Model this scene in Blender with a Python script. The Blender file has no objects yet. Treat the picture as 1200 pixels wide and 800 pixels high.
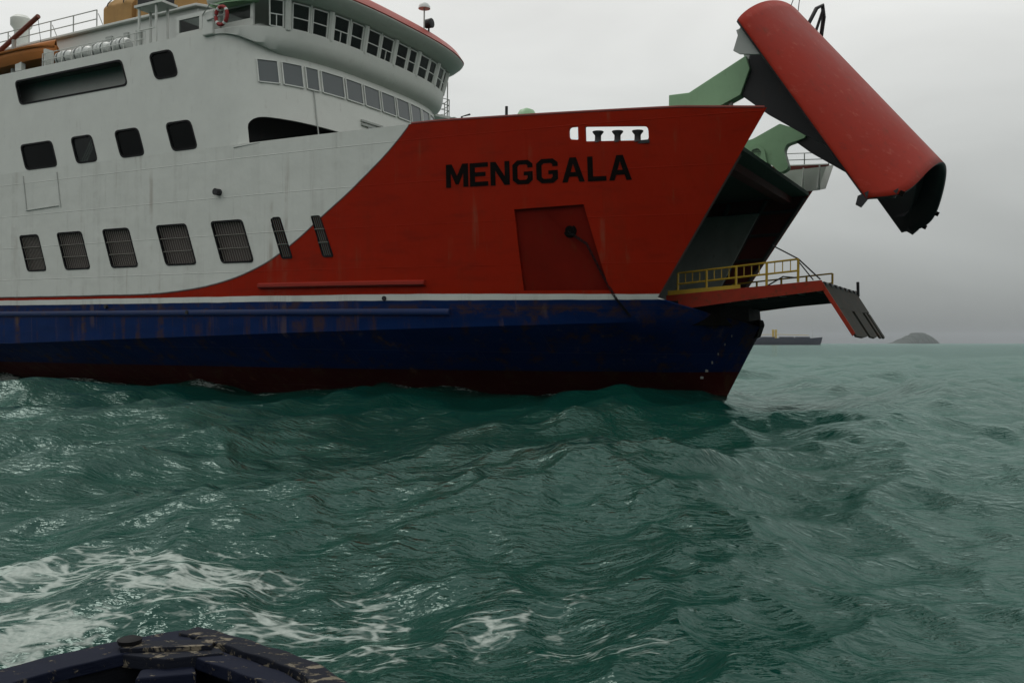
import bpy, bmesh, math, random
import numpy as np
from mathutils import Vector, Matrix
from mathutils.geometry import tessellate_polygon

random.seed(7)
scene = bpy.context.scene
col = scene.collection

# ------------------------------------------------------------------ camera
cam_d = bpy.data.cameras.new('camera')
cam = bpy.data.objects.new('camera', cam_d); col.objects.link(cam)
cam_d.sensor_width = 36.0
cam_d.lens = 32.4
cam_d.clip_start = 0.05
cam_d.clip_end = 30000
cam.location = (0, 0, 2.2)
cam.rotation_euler = (math.radians(90.1), 0, 0)
scene.camera = cam

# ------------------------------------------------------------------ sky and sun
SUN_EL, SUN_AZ = 58.0, -35.0          # azimuth clockwise from +Y (view direction)
world = bpy.data.worlds.new('World'); scene.world = world; world.use_nodes = True
wn, wl = world.node_tree.nodes, world.node_tree.links
wn.clear()
w_out = wn.new('ShaderNodeOutputWorld')
sky = wn.new('ShaderNodeTexSky'); sky.sky_type = 'NISHITA'; sky.sun_disc = False
sky.sun_elevation = math.radians(SUN_EL); sky.sun_rotation = math.radians(SUN_AZ)
sky.air_density = 1.0; sky.dust_density = 4.0
hs = wn.new('ShaderNodeHueSaturation'); hs.inputs['Saturation'].default_value = 0.12
wl.new(sky.outputs[0], hs.inputs['Color'])
bg1 = wn.new('ShaderNodeBackground'); bg1.inputs['Strength'].default_value = 0.06
wl.new(hs.outputs[0], bg1.inputs['Color'])
# overcast layer: luminance rises from horizon to zenith (1+2sin e)/3, broken by soft cloud noise
tc = wn.new('ShaderNodeTexCoord')
sx = wn.new('ShaderNodeSeparateXYZ'); wl.new(tc.outputs['Generated'], sx.inputs[0])
def wmath(op, a, b=None, c=None, clamp=False):
    n = wn.new('ShaderNodeMath'); n.operation = op; n.use_clamp = clamp
    for i, v in enumerate((a, b, c)):
        if v is None: continue
        if isinstance(v, (int, float)): n.inputs[i].default_value = v
        else: wl.new(v, n.inputs[i])
    return n.outputs[0]
elev = wmath('MAXIMUM', sx.outputs['Z'], 0.0)
soft = wmath('DIVIDE', elev, wmath('SQRT', wmath('MULTIPLY_ADD', wmath('MULTIPLY', elev, elev), 4.0, 1.0)))
cie = wmath('MULTIPLY_ADD', wmath('POWER', soft, 0.85), 1.88, 0.20)
cmap = wn.new('ShaderNodeMapping'); cmap.inputs['Scale'].default_value = (1.0, 1.0, 3.2)
wl.new(tc.outputs['Generated'], cmap.inputs[0])
cn = wn.new('ShaderNodeTexNoise'); cn.inputs['Scale'].default_value = 2.6; cn.inputs['Detail'].default_value = 5
cn.inputs['Roughness'].default_value = 0.5; cn.inputs['Distortion'].default_value = 0.5
wl.new(cmap.outputs[0], cn.inputs['Vector'])
cl = wmath('MULTIPLY_ADD', cn.outputs['Fac'], 0.55, 0.73)
lum = wmath('MULTIPLY', cie, cl)
ramp = wn.new('ShaderNodeValToRGB')
ramp.color_ramp.elements[0].position = 0.0; ramp.color_ramp.elements[0].color = (0.94, 1.0, 0.98, 1)
ramp.color_ramp.elements[1].position = 0.35; ramp.color_ramp.elements[1].color = (0.99, 1.0, 0.975, 1)
wl.new(elev, ramp.inputs[0])
vm = wn.new('ShaderNodeVectorMath'); vm.operation = 'SCALE'
wl.new(ramp.outputs[0], vm.inputs[0]); wl.new(lum, vm.inputs['Scale'])
bg2 = wn.new('ShaderNodeBackground'); bg2.inputs['Strength'].default_value = 1.0
wl.new(vm.outputs[0], bg2.inputs['Color'])
mx = wn.new('ShaderNodeMixShader'); mx.inputs[0].default_value = 0.9
wl.new(bg1.outputs[0], mx.inputs[1]); wl.new(bg2.outputs[0], mx.inputs[2])
wl.new(mx.outputs[0], w_out.inputs['Surface'])

sun_d = bpy.data.lights.new('sun', 'SUN'); sun_d.energy = 0.7; sun_d.angle = math.radians(15)
sun_d.color = (1.0, 0.965, 0.91)
sun = bpy.data.objects.new('sun', sun_d); col.objects.link(sun)
az, el = math.radians(SUN_AZ), math.radians(SUN_EL)
sdir = Vector((math.sin(az) * math.cos(el), math.cos(az) * math.cos(el), math.sin(el)))
sun.rotation_euler = sdir.to_track_quat('Z', 'Y').to_euler()
sun.location = (0, 0, 60)

cy = scene.cycles; cy.max_bounces = 5; cy.diffuse_bounces = 3; cy.glossy_bounces = 3; cy.transmission_bounces = 3; cy.volume_bounces = 0; cy.transparent_max_bounces = 6
cy.caustics_reflective = False; cy.caustics_refractive = False
scene.view_settings.view_transform = 'Standard'
scene.view_settings.look = 'None'
scene.view_settings.exposure = 0.0
scene.view_settings.gamma = 1.0
scene.view_settings.use_curve_mapping = False

# ------------------------------------------------------------------ node helpers
class NT:
    def __init__(s, name):
        s.m = bpy.data.materials.new(name); s.m.use_nodes = True
        s.n, s.l = s.m.node_tree.nodes, s.m.node_tree.links
        s.bsdf = s.n['Principled BSDF']; s.out = s.n['Material Output']
    def new(s, t, **kw):
        n = s.n.new(t)
        for k, v in kw.items():
            setattr(n, k, v)
        return n
    def put(s, sock, v):
        if isinstance(v, bpy.types.NodeSocket): s.l.new(v, sock)
        elif isinstance(v, tuple) and len(v) == 3 and sock.type == 'RGBA': sock.default_value = (*v, 1)
        else: sock.default_value = v
    def math(s, op, a, b=None, c=None, clamp=False):
        n = s.new('ShaderNodeMath', operation=op, use_clamp=clamp)
        for i, v in enumerate((a, b, c)):
            if v is not None: s.put(n.inputs[i], v)
        return n.outputs[0]
    def coord(s): return s.new('ShaderNodeTexCoord').outputs['Object']
    def mapped(s, scale, loc=(0, 0, 0), src=None):
        n = s.new('ShaderNodeMapping'); n.inputs['Scale'].default_value = scale; n.inputs['Location'].default_value = loc
        s.l.new(src or s.coord(), n.inputs[0]); return n.outputs[0]
    def noise(s, vec, scale, detail=4, rough=0.55, dist=0.0):
        n = s.new('ShaderNodeTexNoise'); s.l.new(vec, n.inputs['Vector'])
        n.inputs['Scale'].default_value = scale; n.inputs['Detail'].default_value = detail
        n.inputs['Roughness'].default_value = rough; n.inputs['Distortion'].default_value = dist
        return n.outputs['Fac']
    def step(s, v, a, b):
        n = s.new('ShaderNodeMapRange', interpolation_type='SMOOTHSTEP')
        s.put(n.inputs['Value'], v); s.put(n.inputs['From Min'], a); s.put(n.inputs['From Max'], b)
        return n.outputs[0]
    def mix(s, f, a, b, mode='MIX'):
        n = s.new('ShaderNodeMix', data_type='RGBA', blend_type=mode)
        s.put(n.inputs[0], f); s.put(n.inputs[6], a); s.put(n.inputs[7], b); return n.outputs[2]
    def bump(s, h, strength=0.3, dist=0.02, normal=None):
        n = s.new('ShaderNodeBump'); n.inputs['Strength'].default_value = strength
        n.inputs['Distance'].default_value = dist; s.l.new(h, n.inputs['Height'])
        if normal: s.l.new(normal, n.inputs['Normal'])
        return n.outputs[0]

def paint(name, c, rough=0.45, var=0.25, rust=0.25, scale=1.0, streak=True, metal=0.0, spec=0.25):
    """aged marine paint: blotchy tone, vertical streaks and rust specks"""
    t = NT(name); co = t.coord()
    n1 = t.noise(t.mapped((scale,) * 3, src=co), 0.9, 4, 0.6)
    v = t.math('MULTIPLY_ADD', n1, var * 2, 1 - var)
    st = t.noise(t.mapped((3.2 * scale, 3.2 * scale, 0.22 * scale), src=co), 1.6, 3, 0.65)
    base = t.mix(1.0, c, (1, 1, 1), 'MULTIPLY')
    vm = t.new('ShaderNodeVectorMath', operation='SCALE'); t.l.new(base, vm.inputs[0]); t.l.new(v, vm.inputs['Scale'])
    colr = vm.outputs[0]
    if rust > 0:
        n2 = t.noise(t.mapped((scale * 2.0,) * 3, (3, 5, 1), src=co), 1.3, 5, 0.7)
        m = t.math('MULTIPLY', t.step(st, 0.52, 0.74) if streak else t.step(n2, 0.5, 0.7), t.step(n2, 0.46, 0.68))
        colr = t.mix(t.math('MULTIPLY', m, rust), colr, (0.09, 0.035, 0.015))
    t.put(t.bsdf.inputs['Base Color'], colr)
    t.put(t.bsdf.inputs['Roughness'], t.math('MULTIPLY_ADD', n1, 0.3, rough - 0.15))
    t.bsdf.inputs['Metallic'].default_value = metal; t.bsdf.inputs['Specular IOR Level'].default_value = spec
    t.put(t.bsdf.inputs['Normal'], t.bump(t.noise(t.mapped((scale,) * 3, src=co), 2.2, 2), 0.35, 0.02))
    return t.m

M = {}
WHITE = (0.575, 0.595, 0.56)
M['white'] = paint('white_paint', WHITE, 0.5, 0.10, 0.22)
M['whiteclean'] = paint('white_paint_clean', (0.60, 0.62, 0.59), 0.5, 0.08, 0.06)
M['red'] = paint('red_paint', (0.24, 0.014, 0.005), 0.42, 0.22, 0.18)
M['redroof'] = paint('faded_red_paint', (0.34, 0.075, 0.06), 0.5, 0.18, 0.08)
M['green'] = paint('green_paint', (0.26, 0.43, 0.255), 0.5, 0.2, 0.3)
M['yellow'] = paint('yellow_paint', (0.38, 0.24, 0.02), 0.5, 0.3, 0.6, 2.0)
M['dark'] = paint('dark_steel', (0.020, 0.020, 0.022), 0.55, 0.3, 0.2)
M['grey'] = paint('grey_steel', (0.10, 0.115, 0.11), 0.6, 0.25, 0.3)
M['lightgrey'] = paint('light_grey_steel', (0.36, 0.38, 0.36), 0.55, 0.2, 0.25)
M['casing'] = paint('casing_green_grey', (0.46, 0.52, 0.48), 0.6, 0.3, 0.4)
M['rampred'] = paint('rusty_ramp_red', (0.24, 0.026, 0.013), 0.6, 0.3, 0.75, 1.6, streak=False, spec=.1)
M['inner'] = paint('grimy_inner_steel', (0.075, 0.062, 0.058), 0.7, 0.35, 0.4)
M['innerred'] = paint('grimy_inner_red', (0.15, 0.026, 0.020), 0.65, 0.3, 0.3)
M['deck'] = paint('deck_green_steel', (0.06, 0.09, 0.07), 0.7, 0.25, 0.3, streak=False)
M['bars'] = paint('weathered_bars', (0.12, 0.115, 0.10), 0.6, 0.25, 0.4)
M['rubber'] = paint('black_rubber', (0.008, 0.008, 0.009), 0.6, 0.2, 0.0, spec=.1)
M['letter'] = paint('black_letter_paint', (0.004, 0.0035, 0.003), 0.7, 0.3, 0.1, spec=.03)
M['orange'] = paint('orange_grp', (0.36, 0.13, 0.03), 0.6, 0.25, 0.3)
M['tan'] = paint('tan_canvas', (0.34, 0.20, 0.075), 0.8, 0.25, 0.12, 1.5, streak=False)
M['rustred'] = paint('rusty_red_boom', (0.16, 0.045, 0.03), 0.6, 0.3, 0.4)
M['ramp'] = paint('ramp_tread_steel', (0.030, 0.031, 0.025), 0.75, 0.4, 0.6, 1.5, streak=False, spec=.1)
M['raft'] = paint('white_grp', (0.58, 0.60, 0.58), 0.4, 0.08, 0.1)
M['lifered'] = paint('lifebuoy_red', (0.26, 0.025, 0.025), 0.6, 0.2, 0.1)
M['farhull'] = paint('far_hull_paint', (0.03, 0.035, 0.05), 0.6, 0.2, 0.1, 0.05)
M['faryellow'] = paint('far_crane_yellow', (0.55, 0.40, 0.10), 0.6, 0.1, 0.0, 0.1)
M['farwhite'] = paint('far_white', (0.5, 0.5, 0.5), 0.6, 0.1, 0.0, 0.1)

def glass(name, tint, clear, rough=0.06):
    t = NT(name)
    t.put(t.bsdf.inputs['Base Color'], tint); t.bsdf.inputs['Roughness'].default_value = rough
    t.bsdf.inputs['IOR'].default_value = 1.3; t.bsdf.inputs['Specular IOR Level'].default_value = (.06 if sum(tint) < .02 else .5)
    nz = t.noise(t.coord(), 1.1, 3); t.put(t.bsdf.inputs['Normal'], t.bump(nz, 0.15, 0.02))
    tr = t.new('ShaderNodeBsdfTransparent'); tr.inputs[0].default_value = (0.75, 0.8, 0.78, 1)
    mxs = t.new('ShaderNodeMixShader'); mxs.inputs[0].default_value = clear
    t.l.new(t.bsdf.outputs[0], mxs.inputs[1]); t.l.new(tr.outputs[0], mxs.inputs[2]); t.l.new(mxs.outputs[0], t.out.inputs['Surface'])
    return t.m
M['glass'] = glass('dark_window_glass', (0.004, 0.005, 0.005), 0.0)
M['glassfront'] = glass('grey_window_glass', (0.12, 0.135, 0.14), 0.0, 0.04)
M['glassbridge'] = glass('bridge_window_glass', (0.016, 0.02, 0.02), 0.6)

# ------------------------------------------------------------------ mesh helper
class MB:
    def __init__(s): s.v, s.f = [], []
    def add(s, vs, fs):
        o = len(s.v); s.v += [tuple(p) for p in vs]; s.f += [tuple(i + o for i in f) for f in fs]; return s
    def box(s, c, d, rot=None):
        c = Vector(c); vs = []
        for x in (-.5, .5):
            for y in (-.5, .5):
                for z in (-.5, .5):
                    p = Vector((x * d[0], y * d[1], z * d[2]))
                    if rot: p = rot @ p
                    vs.append(c + p)
        return s.add(vs, [(0, 1, 3, 2), (4, 6, 7, 5), (0, 4, 5, 1), (2, 3, 7, 6), (0, 2, 6, 4), (1, 5, 7, 3)])
    def tube(s, pts, r, n=8, cap=True, r2=None):
        pts = [Vector(p) for p in pts]; rings = []
        up = Vector((0, 0, 1))
        for i, p in enumerate(pts):
            d = (pts[min(i + 1, len(pts) - 1)] - pts[max(i - 1, 0)]).normalized()
            a = d.cross(up)
            if a.length < 1e-3: a = d.cross(Vector((1, 0, 0)))
            a.normalize(); b = a.cross(d)
            rr = r if r2 is None else r + (r2 - r) * i / max(1, len(pts) - 1)
            rings.append([p + a * rr * math.cos(2 * math.pi * k / n) + b * rr * math.sin(2 * math.pi * k / n) for k in range(n)])
        vs = [q for rg in rings for q in rg]; fs = []
        for i in range(len(rings) - 1):
            for k in range(n):
                fs.append((i * n + k, i * n + (k + 1) % n, (i + 1) * n + (k + 1) % n, (i + 1) * n + k))
        if cap:
            fs.append(tuple(range(n))[::-1]); fs.append(tuple((len(rings) - 1) * n + k for k in range(n)))
        return s.add(vs, fs)
    def lathe(s, prof, c, n=16, axis='Z'):
        vs = []; c = Vector(c)
        for r, h in prof:
            for k in range(n):
                a = 2 * math.pi * k / n; x, y = r * math.cos(a), r * math.sin(a)
                vs.append(c + Vector({'Z': (x, y, h), 'X': (h, x, y), 'Y': (x, h, y)}[axis]))
        fs = [(i * n + k, i * n + (k + 1) % n, (i + 1) * n + (k + 1) % n, (i + 1) * n + k) for i in range(len(prof) - 1) for k in range(n)]
        fs.append(tuple(range(n))[::-1]); fs.append(tuple((len(prof) - 1) * n + k for k in range(n)))
        return s.add(vs, fs)
    def prism(s, poly, f0, f1, holes=()):
        """poly: 2D outline, f0/f1 map (a,b)->3D for the two faces"""
        loops = [list(poly)] + [list(h) for h in holes]
        flat = [p for l in loops for p in l]
        tris = tessellate_polygon([[Vector((p[0], p[1], 0)) for p in l] for l in loops])
        n = len(flat)
        vs = [f0(*p) for p in flat] + [f1(*p) for p in flat]
        fs = []
        for tr in tris:
            fs.append(tuple(tr)); fs.append(tuple(i + n for i in tr)[::-1])
        o = 0
        for l in loops:
            m = len(l)
            for i in range(m):
                j = (i + 1) % m; fs.append((o + i, o + i + n, o + j + n, o + j))
            o += m
        return s.add(vs, fs)
    def grid(s, rows):
        R, Cn = len(rows), len(rows[0])
        return s.add([p for r in rows for p in r], [(i * Cn + j, i * Cn + j + 1, (i + 1) * Cn + j + 1, (i + 1) * Cn + j) for i in range(R - 1) for j in range(Cn - 1)])
    def mesh(s, name, recalc=True):
        me = bpy.data.meshes.new(name); me.from_pydata(s.v, [], s.f); me.update()
        if recalc:
            bm = bmesh.new(); bm.from_mesh(me); bmesh.ops.recalc_face_normals(bm, faces=bm.faces); bm.to_mesh(me); bm.free()
        return me
    def build(s, name, mat, parent=None, smooth=False, recalc=True, bevel=0):
        me = s.mesh(name, recalc)
        for m in (mat if isinstance(mat, list) else [mat]): me.materials.append(m)
        return link(name, me, parent, smooth, bevel)

def link(name, me, parent=None, smooth=False, bevel=0):
    o = bpy.data.objects.new(name, me); col.objects.link(o)
    if parent: o.parent = parent
    if smooth is not False:
        for p in me.polygons: p.use_smooth = True
        if smooth is not True: me.set_sharp_from_angle(angle=math.radians(smooth))
    if bevel:
        b = o.modifiers.new('bevel', 'BEVEL'); b.width = bevel; b.segments = 2; b.limit_method = 'ANGLE'
    return o

def tag(o, label=None, cat=None, group=None, kind=None):
    for k, v in (('label', label), ('category', cat), ('group', group), ('kind', kind)):
        if v: o[k] = v
    return o
def empty(name, mat4):
    o = bpy.data.objects.new(name, None); col.objects.link(o); o.empty_display_size = 0.3; o.matrix_world = mat4; return o
def rounded(poly, r, n=4):
    out = []; N = len(poly); rr = r if isinstance(r, (list, tuple)) else [r] * N
    for i, p in enumerate(poly):
        p = Vector(p); a = Vector(poly[i - 1]) - p; b = Vector(poly[(i + 1) % N]) - p
        q = min(rr[i], a.length * .45, b.length * .45)
        if q < 1e-4: out.append(tuple(p)); continue
        p0, p1 = p + a.normalized() * q, p + b.normalized() * q
        for k in range(n + 1):
            t = k / n; out.append(tuple(p0 * (1 - t) ** 2 + p * 2 * t * (1 - t) + p1 * t * t))
    return out
def scaled(poly, d):
    """grow a polygon outward by about d"""
    c = Vector((sum(p[0] for p in poly) / len(poly), sum(p[1] for p in poly) / len(poly)))
    w = max(p[0] for p in poly) - min(p[0] for p in poly); h = max(p[1] for p in poly) - min(p[1] for p in poly)
    fx, fy = 1 + 2 * d / w, 1 + 2 * d / h
    return [(c.x + (p[0] - c.x) * fx, c.y + (p[1] - c.y) * fy) for p in poly]
def lerp(a, b, t): return a + (b - a) * t
def baked(o):
    """evaluate an object's modifiers into its mesh"""
    dg = bpy.context.evaluated_depsgraph_get(); dg.update()
    me = bpy.data.meshes.new_from_object(o.evaluated_get(dg)); o.modifiers.clear(); o.data = me; return o

# ------------------------------------------------------------------ sea
def make_sea():
    rng = np.random.default_rng(11)
    rr = [2.0]
    while rr[-1] < 6000: rr.append(rr[-1] * (1.0118 if rr[-1] < 7 else 1.0088 if rr[-1] < 70 else 1.013) if rr[-1] < 150 else rr[-1] * 1.03)
    rr = np.array(rr)
    th = np.concatenate([np.linspace(-math.radians(37), math.radians(37), 900), np.radians(np.linspace(37, 323, 170)[1:-1])])
    R, T = np.meshgrid(rr, th, indexing='ij')
    X = (R * np.sin(T)).ravel(); Y = (R * np.cos(T)).ravel()
    dth = np.abs(np.diff(np.concatenate([th, [th[0] + 2 * math.pi]])))
    dr = np.gradient(rr)
    sp = np.maximum(dr[:, None] * np.ones_like(T), R * dth[None, :] * 0.6).ravel()
    DX = np.zeros_like(X); DY = np.zeros_like(X); H = np.zeros_like(X); J = np.zeros_like(X)
    n = 150
    lam = np.exp(rng.uniform(math.log(0.32), math.log(17), n)); lam.sort()
    main = math.radians(-62)                        # direction the waves run in
    ang = main + rng.normal(0, math.radians(38), n)
    slope = np.interp(np.log(lam), np.log([.32, .7, 1.2, 3.0, 6.0, 17.0]), [.024, .034, .042, .038, .032, .024]) * rng.uniform(0.6, 1.4, n)
    for L, a, sl in zip(lam, ang, slope):
        k = 2 * math.pi / L; A = sl / k
        kx, ky = math.sin(a), math.cos(a); ph = rng.uniform(0, 2 * math.pi)
        w = np.clip((L / sp - 2.2) / 2.5, 0, 1)
        p = k * (kx * X + ky * Y) + ph
        c, s_ = np.cos(p), np.sin(p)
        H += w * A * c; Q = 0.85
        DX -= w * Q * A * kx * s_; DY -= w * Q * A * ky * s_
        J += w * Q * A * k * c
    # a boat sits in the water around the camera: the sea is calmer in its lee
    calm = 1 - 0.55 * np.exp(-(((X + 1.0) / 2.2) ** 2 + ((Y - 0.8) / 3.0) ** 2))
    H *= calm
    foam = np.clip((J - 0.40) * 2.2, 0, 0.75) * np.clip((H + .12) * 3, 0, 1) * 0.75
    def patch(cx, cy, rx, ry, a, st):
        ca, sa = math.cos(a), math.sin(a)
        u = ((X - cx) * ca + (Y - cy) * sa) / rx; v = (-(X - cx) * sa + (Y - cy) * ca) / ry
        return st * np.exp(-(u * u + v * v) ** 1.3)
    for q in ((-4.6, 8.7, 1.9, 1.2, 0.15, .80), (-3.4, 8.6, 1.9, .95, -.1, .74), (-4.2, 7.2, 1.8, .9, .1, .72), (-2.6, 7.7, 1.4, .9, 0, .58), (-1.35, 8.1, .55, 1.0, .2, .70),
              (-1.3, 6.9, .75, .55, .1, .66), (-.2, 7.6, 1.3, 1.1, .4, .50), (.35, 6.7, 1.3, .7, .2, .50), (-1.9, 5.6, 1.2, .7, .1, .62), (.9, 8.6, 1.0, .6, .3, .42)):
        foam = np.maximum(foam, patch(*q))
    for q in ((-27, 52.0, 6.0, 2.0, -.5, .84), (-19.5, 47.2, 4.5, 1.0, -.5, .66), (-11.5, 43.2, 4.5, .5, -.5, .42), (-2.5, 40.2, 4, .5, -.3, .38), (10.5, 38.6, 2.5, .6, 0, .45)):
        foam = np.maximum(foam, patch(*q))
    # white water lapping along the ferry's waterline
    hd = math.radians(29); fx, fy = math.cos(hd), -math.sin(hd)
    ss = (X - 9.24) * fx + (Y - 39.6) * fy; yy = (X - 9.24) * -fy + (Y - 39.6) * fx
    u = np.clip((ss + 22) / 19.6, 0, 1); Bw = 5.44 - 4.5 * u ** 1.6
    dist = -yy - Bw
    lap = np.exp(-((dist - .5) / 1.1) ** 2) * (ss > -60) * (ss < 0.3) * (.54 + .24 * np.clip((-ss - 20) / 14, 0, 1) + .1 * np.sin(ss * .9) + .08 * np.sin(ss * 2.3 + 1))
    foam = np.maximum(foam, lap)
    V = np.stack([X + DX, Y + DY, H], 1)
    nr, nt = len(rr), len(th)
    i = np.arange(nr - 1)[:, None] * nt; j = np.arange(nt)[None, :]; j2 = (j + 1) % nt
    F = np.stack([i + j, i + nt + j, i + nt + j2, i + j2], -1).reshape(-1, 4)
    V = np.concatenate([V, [[0, 0, 0]]]); foam = np.concatenate([foam, [0]])
    cen = len(V) - 1
    tri = np.stack([np.full(nt, cen), np.arange(nt), (np.arange(nt) + 1) % nt], -1)
    me = bpy.data.meshes.new('sea')
    nq = len(F); ntr = len(tri)
    me.vertices.add(len(V)); me.vertices.foreach_set('co', V.astype(np.float32).ravel())
    loops = np.concatenate([F.ravel(), tri.ravel()]); me.loops.add(len(loops)); me.loops.foreach_set('vertex_index', loops.astype(np.int32))
    me.polygons.add(nq + ntr)
    st = np.concatenate([np.arange(nq) * 4, nq * 4 + np.arange(ntr) * 3]); me.polygons.foreach_set('loop_start', st.astype(np.int32))
    me.polygons.foreach_set('use_smooth', np.ones(nq + ntr, dtype=bool))
    me.update(calc_edges=True); me.validate()
    at = me.attributes.new('foam', 'FLOAT', 'POINT'); at.data.foreach_set('value', foam.astype(np.float32))
    if me.polygons[0].normal.z < 0: me.flip_normals()
    t = NT('sea_water'); co = t.coord()
    fa = t.new('ShaderNodeAttribute', attribute_name='foam').outputs['Fac']
    # lacy foam
    wv = t.new('ShaderNodeTexNoise'); t.l.new(co, wv.inputs['Vector']); wv.inputs['Scale'].default_value = 0.9; wv.inputs['Detail'].default_value = 2
    va = t.new('ShaderNodeVectorMath', operation='SCALE'); t.l.new(wv.outputs['Color'], va.inputs[0]); va.inputs['Scale'].default_value = 0.7
    vb = t.new('ShaderNodeVectorMath', operation='ADD'); t.l.new(co, vb.inputs[0]); t.l.new(va.outputs[0], vb.inputs[1])
    warp = t.mapped((0.75, 1.35, 1.0), src=vb.outputs[0])
    n1 = t.noise(warp, 1.25, 5, 0.62, 0.5)
    n2 = t.noise(warp, 2.6, 4, 0.6, 0.4)
    ridge = t.math('SUBTRACT', 1.0, t.math('MULTIPLY', t.math('ABSOLUTE', t.math('SUBTRACT', n2, 0.5)), 5.0))
    vo = t.new('ShaderNodeTexVoronoi', feature='DISTANCE_TO_EDGE'); t.l.new(warp, vo.inputs['Vector']); vo.inputs['Scale'].default_value = 5.0
    lace = t.math('SUBTRACT', 1.0, t.step(vo.outputs['Distance'], 0.0, 0.20))
    val = t.math('ADD', fa, t.math('ADD', t.math('MULTIPLY', t.math('SUBTRACT', n1, .5), 1.5), t.math('ADD', t.math('MULTIPLY', t.math('SUBTRACT', ridge, .5), .36), t.math('MULTIPLY', t.math('SUBTRACT', lace, .45), .24))))
    fm = t.step(val, .62, .98)
    fine = t.noise(co, 24, 2, 0.6)
    fm = t.math('MULTIPLY', fm, t.math('MULTIPLY_ADD', fine, 0.9, 0.4), clamp=True)
    # body colour of turbid green water
    big = t.noise(co, 0.12, 2, 0.5)
    wc = t.mix(big, (0.0012, 0.0255, 0.0180), (0.0028, 0.038, 0.0285))
    base = t.mix(t.math('MULTIPLY', fm, 0.85), wc, (0.40, 0.44, 0.41))
    r1 = t.noise(t.mapped((1.0, 1.7, 1.0), src=co), 4.5, 3, 0.6, 0.0)
    r2 = t.noise(t.mapped((1.0, 1.5, 1.0), (4, 2, 0), src=co), 1.1, 3, 0.6, 0.0)
    # ridged noise: wavelets with sharp crests and rounded troughs
    rid = lambda n, k: t.math('POWER', t.math('SUBTRACT', 1.0, t.math('MULTIPLY', t.math('ABSOLUTE', t.math('SUBTRACT', n, .5)), k)), 1.5)
    b1 = t.bump(rid(r2, 3.0), 0.34, 0.11)
    b2 = t.bump(rid(r1, 2.6), 0.30, 0.03, b1)
    df = t.new('ShaderNodeBsdfDiffuse'); t.l.new(base, df.inputs['Color']); t.l.new(b2, df.inputs['Normal'])
    gl = t.new('ShaderNodeBsdfGlossy'); t.l.new(b2, gl.inputs['Normal']); gl.inputs['Color'].default_value = (0.80, 1.0, 0.94, 1)
    t.put(gl.inputs['Roughness'], t.math('MULTIPLY_ADD', fm, 0.4, 0.09))
    fr = t.new('ShaderNodeFresnel'); fr.inputs['IOR'].default_value = 1.333; t.l.new(b2, fr.inputs['Normal'])
    ms = t.new('ShaderNodeMixShader'); t.l.new(t.math('MULTIPLY', t.math('MULTIPLY', fr.outputs[0], .78), t.math('SUBTRACT', 1.0, t.math('MULTIPLY', fm, .75))), ms.inputs[0])
    t.l.new(df.outputs[0], ms.inputs[1]); t.l.new(gl.outputs[0], ms.inputs[2]); t.l.new(ms.outputs[0], t.out.inputs['Surface'])
    me.materials.append(t.m)
    return tag(link('sea', me), kind='structure')
make_sea()

# ================================================================== the ferry
# ship axes: x forward (0 at the stem on the waterline), y to port, z up
HEAD, TRIM = math.radians(29), math.radians(0.65)
SHIP = Matrix.Translation((9.24, 39.6, 0)) @ Matrix.Rotation(-HEAD, 4, 'Z') @ Matrix.Rotation(TRIM, 4, 'Y')
ferry = empty('car_ferry', SHIP)
tag(ferry, 'large red white and blue car ferry with its bow visor raised and ramp lowered', 'ferry')

def se(z): return -1.2 + .634 * (z - 3.9) if z >= 3.9 else -1.2 - .3 * (3.9 - z)      # edge of the bow opening
def sN(z): return .05 + .5 * z                                                          # raked stem line
def zk(s): return min(max(2.45 + .035 * (s + 18), 1.7), 3.05)                             # knuckle, below it the side slopes in
def hullB(s, z):
    e = se(z); kz = zk(s)
    if z >= 3.9: c, Bm, p = lerp(2.5, 1.9, (z - 3.9) / 6.7), 8.0, 2.2
    elif z >= kz: k = (3.9 - z) / (3.9 - kz); c, Bm, p = 2.5 + .4 * k, 8 - .06 * k, 2.2
    else: k = (kz - z) / kz; c, Bm, p = 2.9 + 1.6 * k, 7.94 - 2.5 * k, 2.2 - .6 * min(k, 1)
    if s <= e:
        u = min(max((s + 22) / (e + 22), 0), 1); return Bm - c * u ** p
    w = min((s - e) / (sN(z) - e), 1); return (Bm - c) * max(0, 1 - w ** 1.35) ** .75
def ztop(s): return 11.15 - .32 * min(max((s + 10) / 10, 0), 1) - .26 * min(max(s / 3.3, 0), 1)
STERN = -75.0

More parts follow.
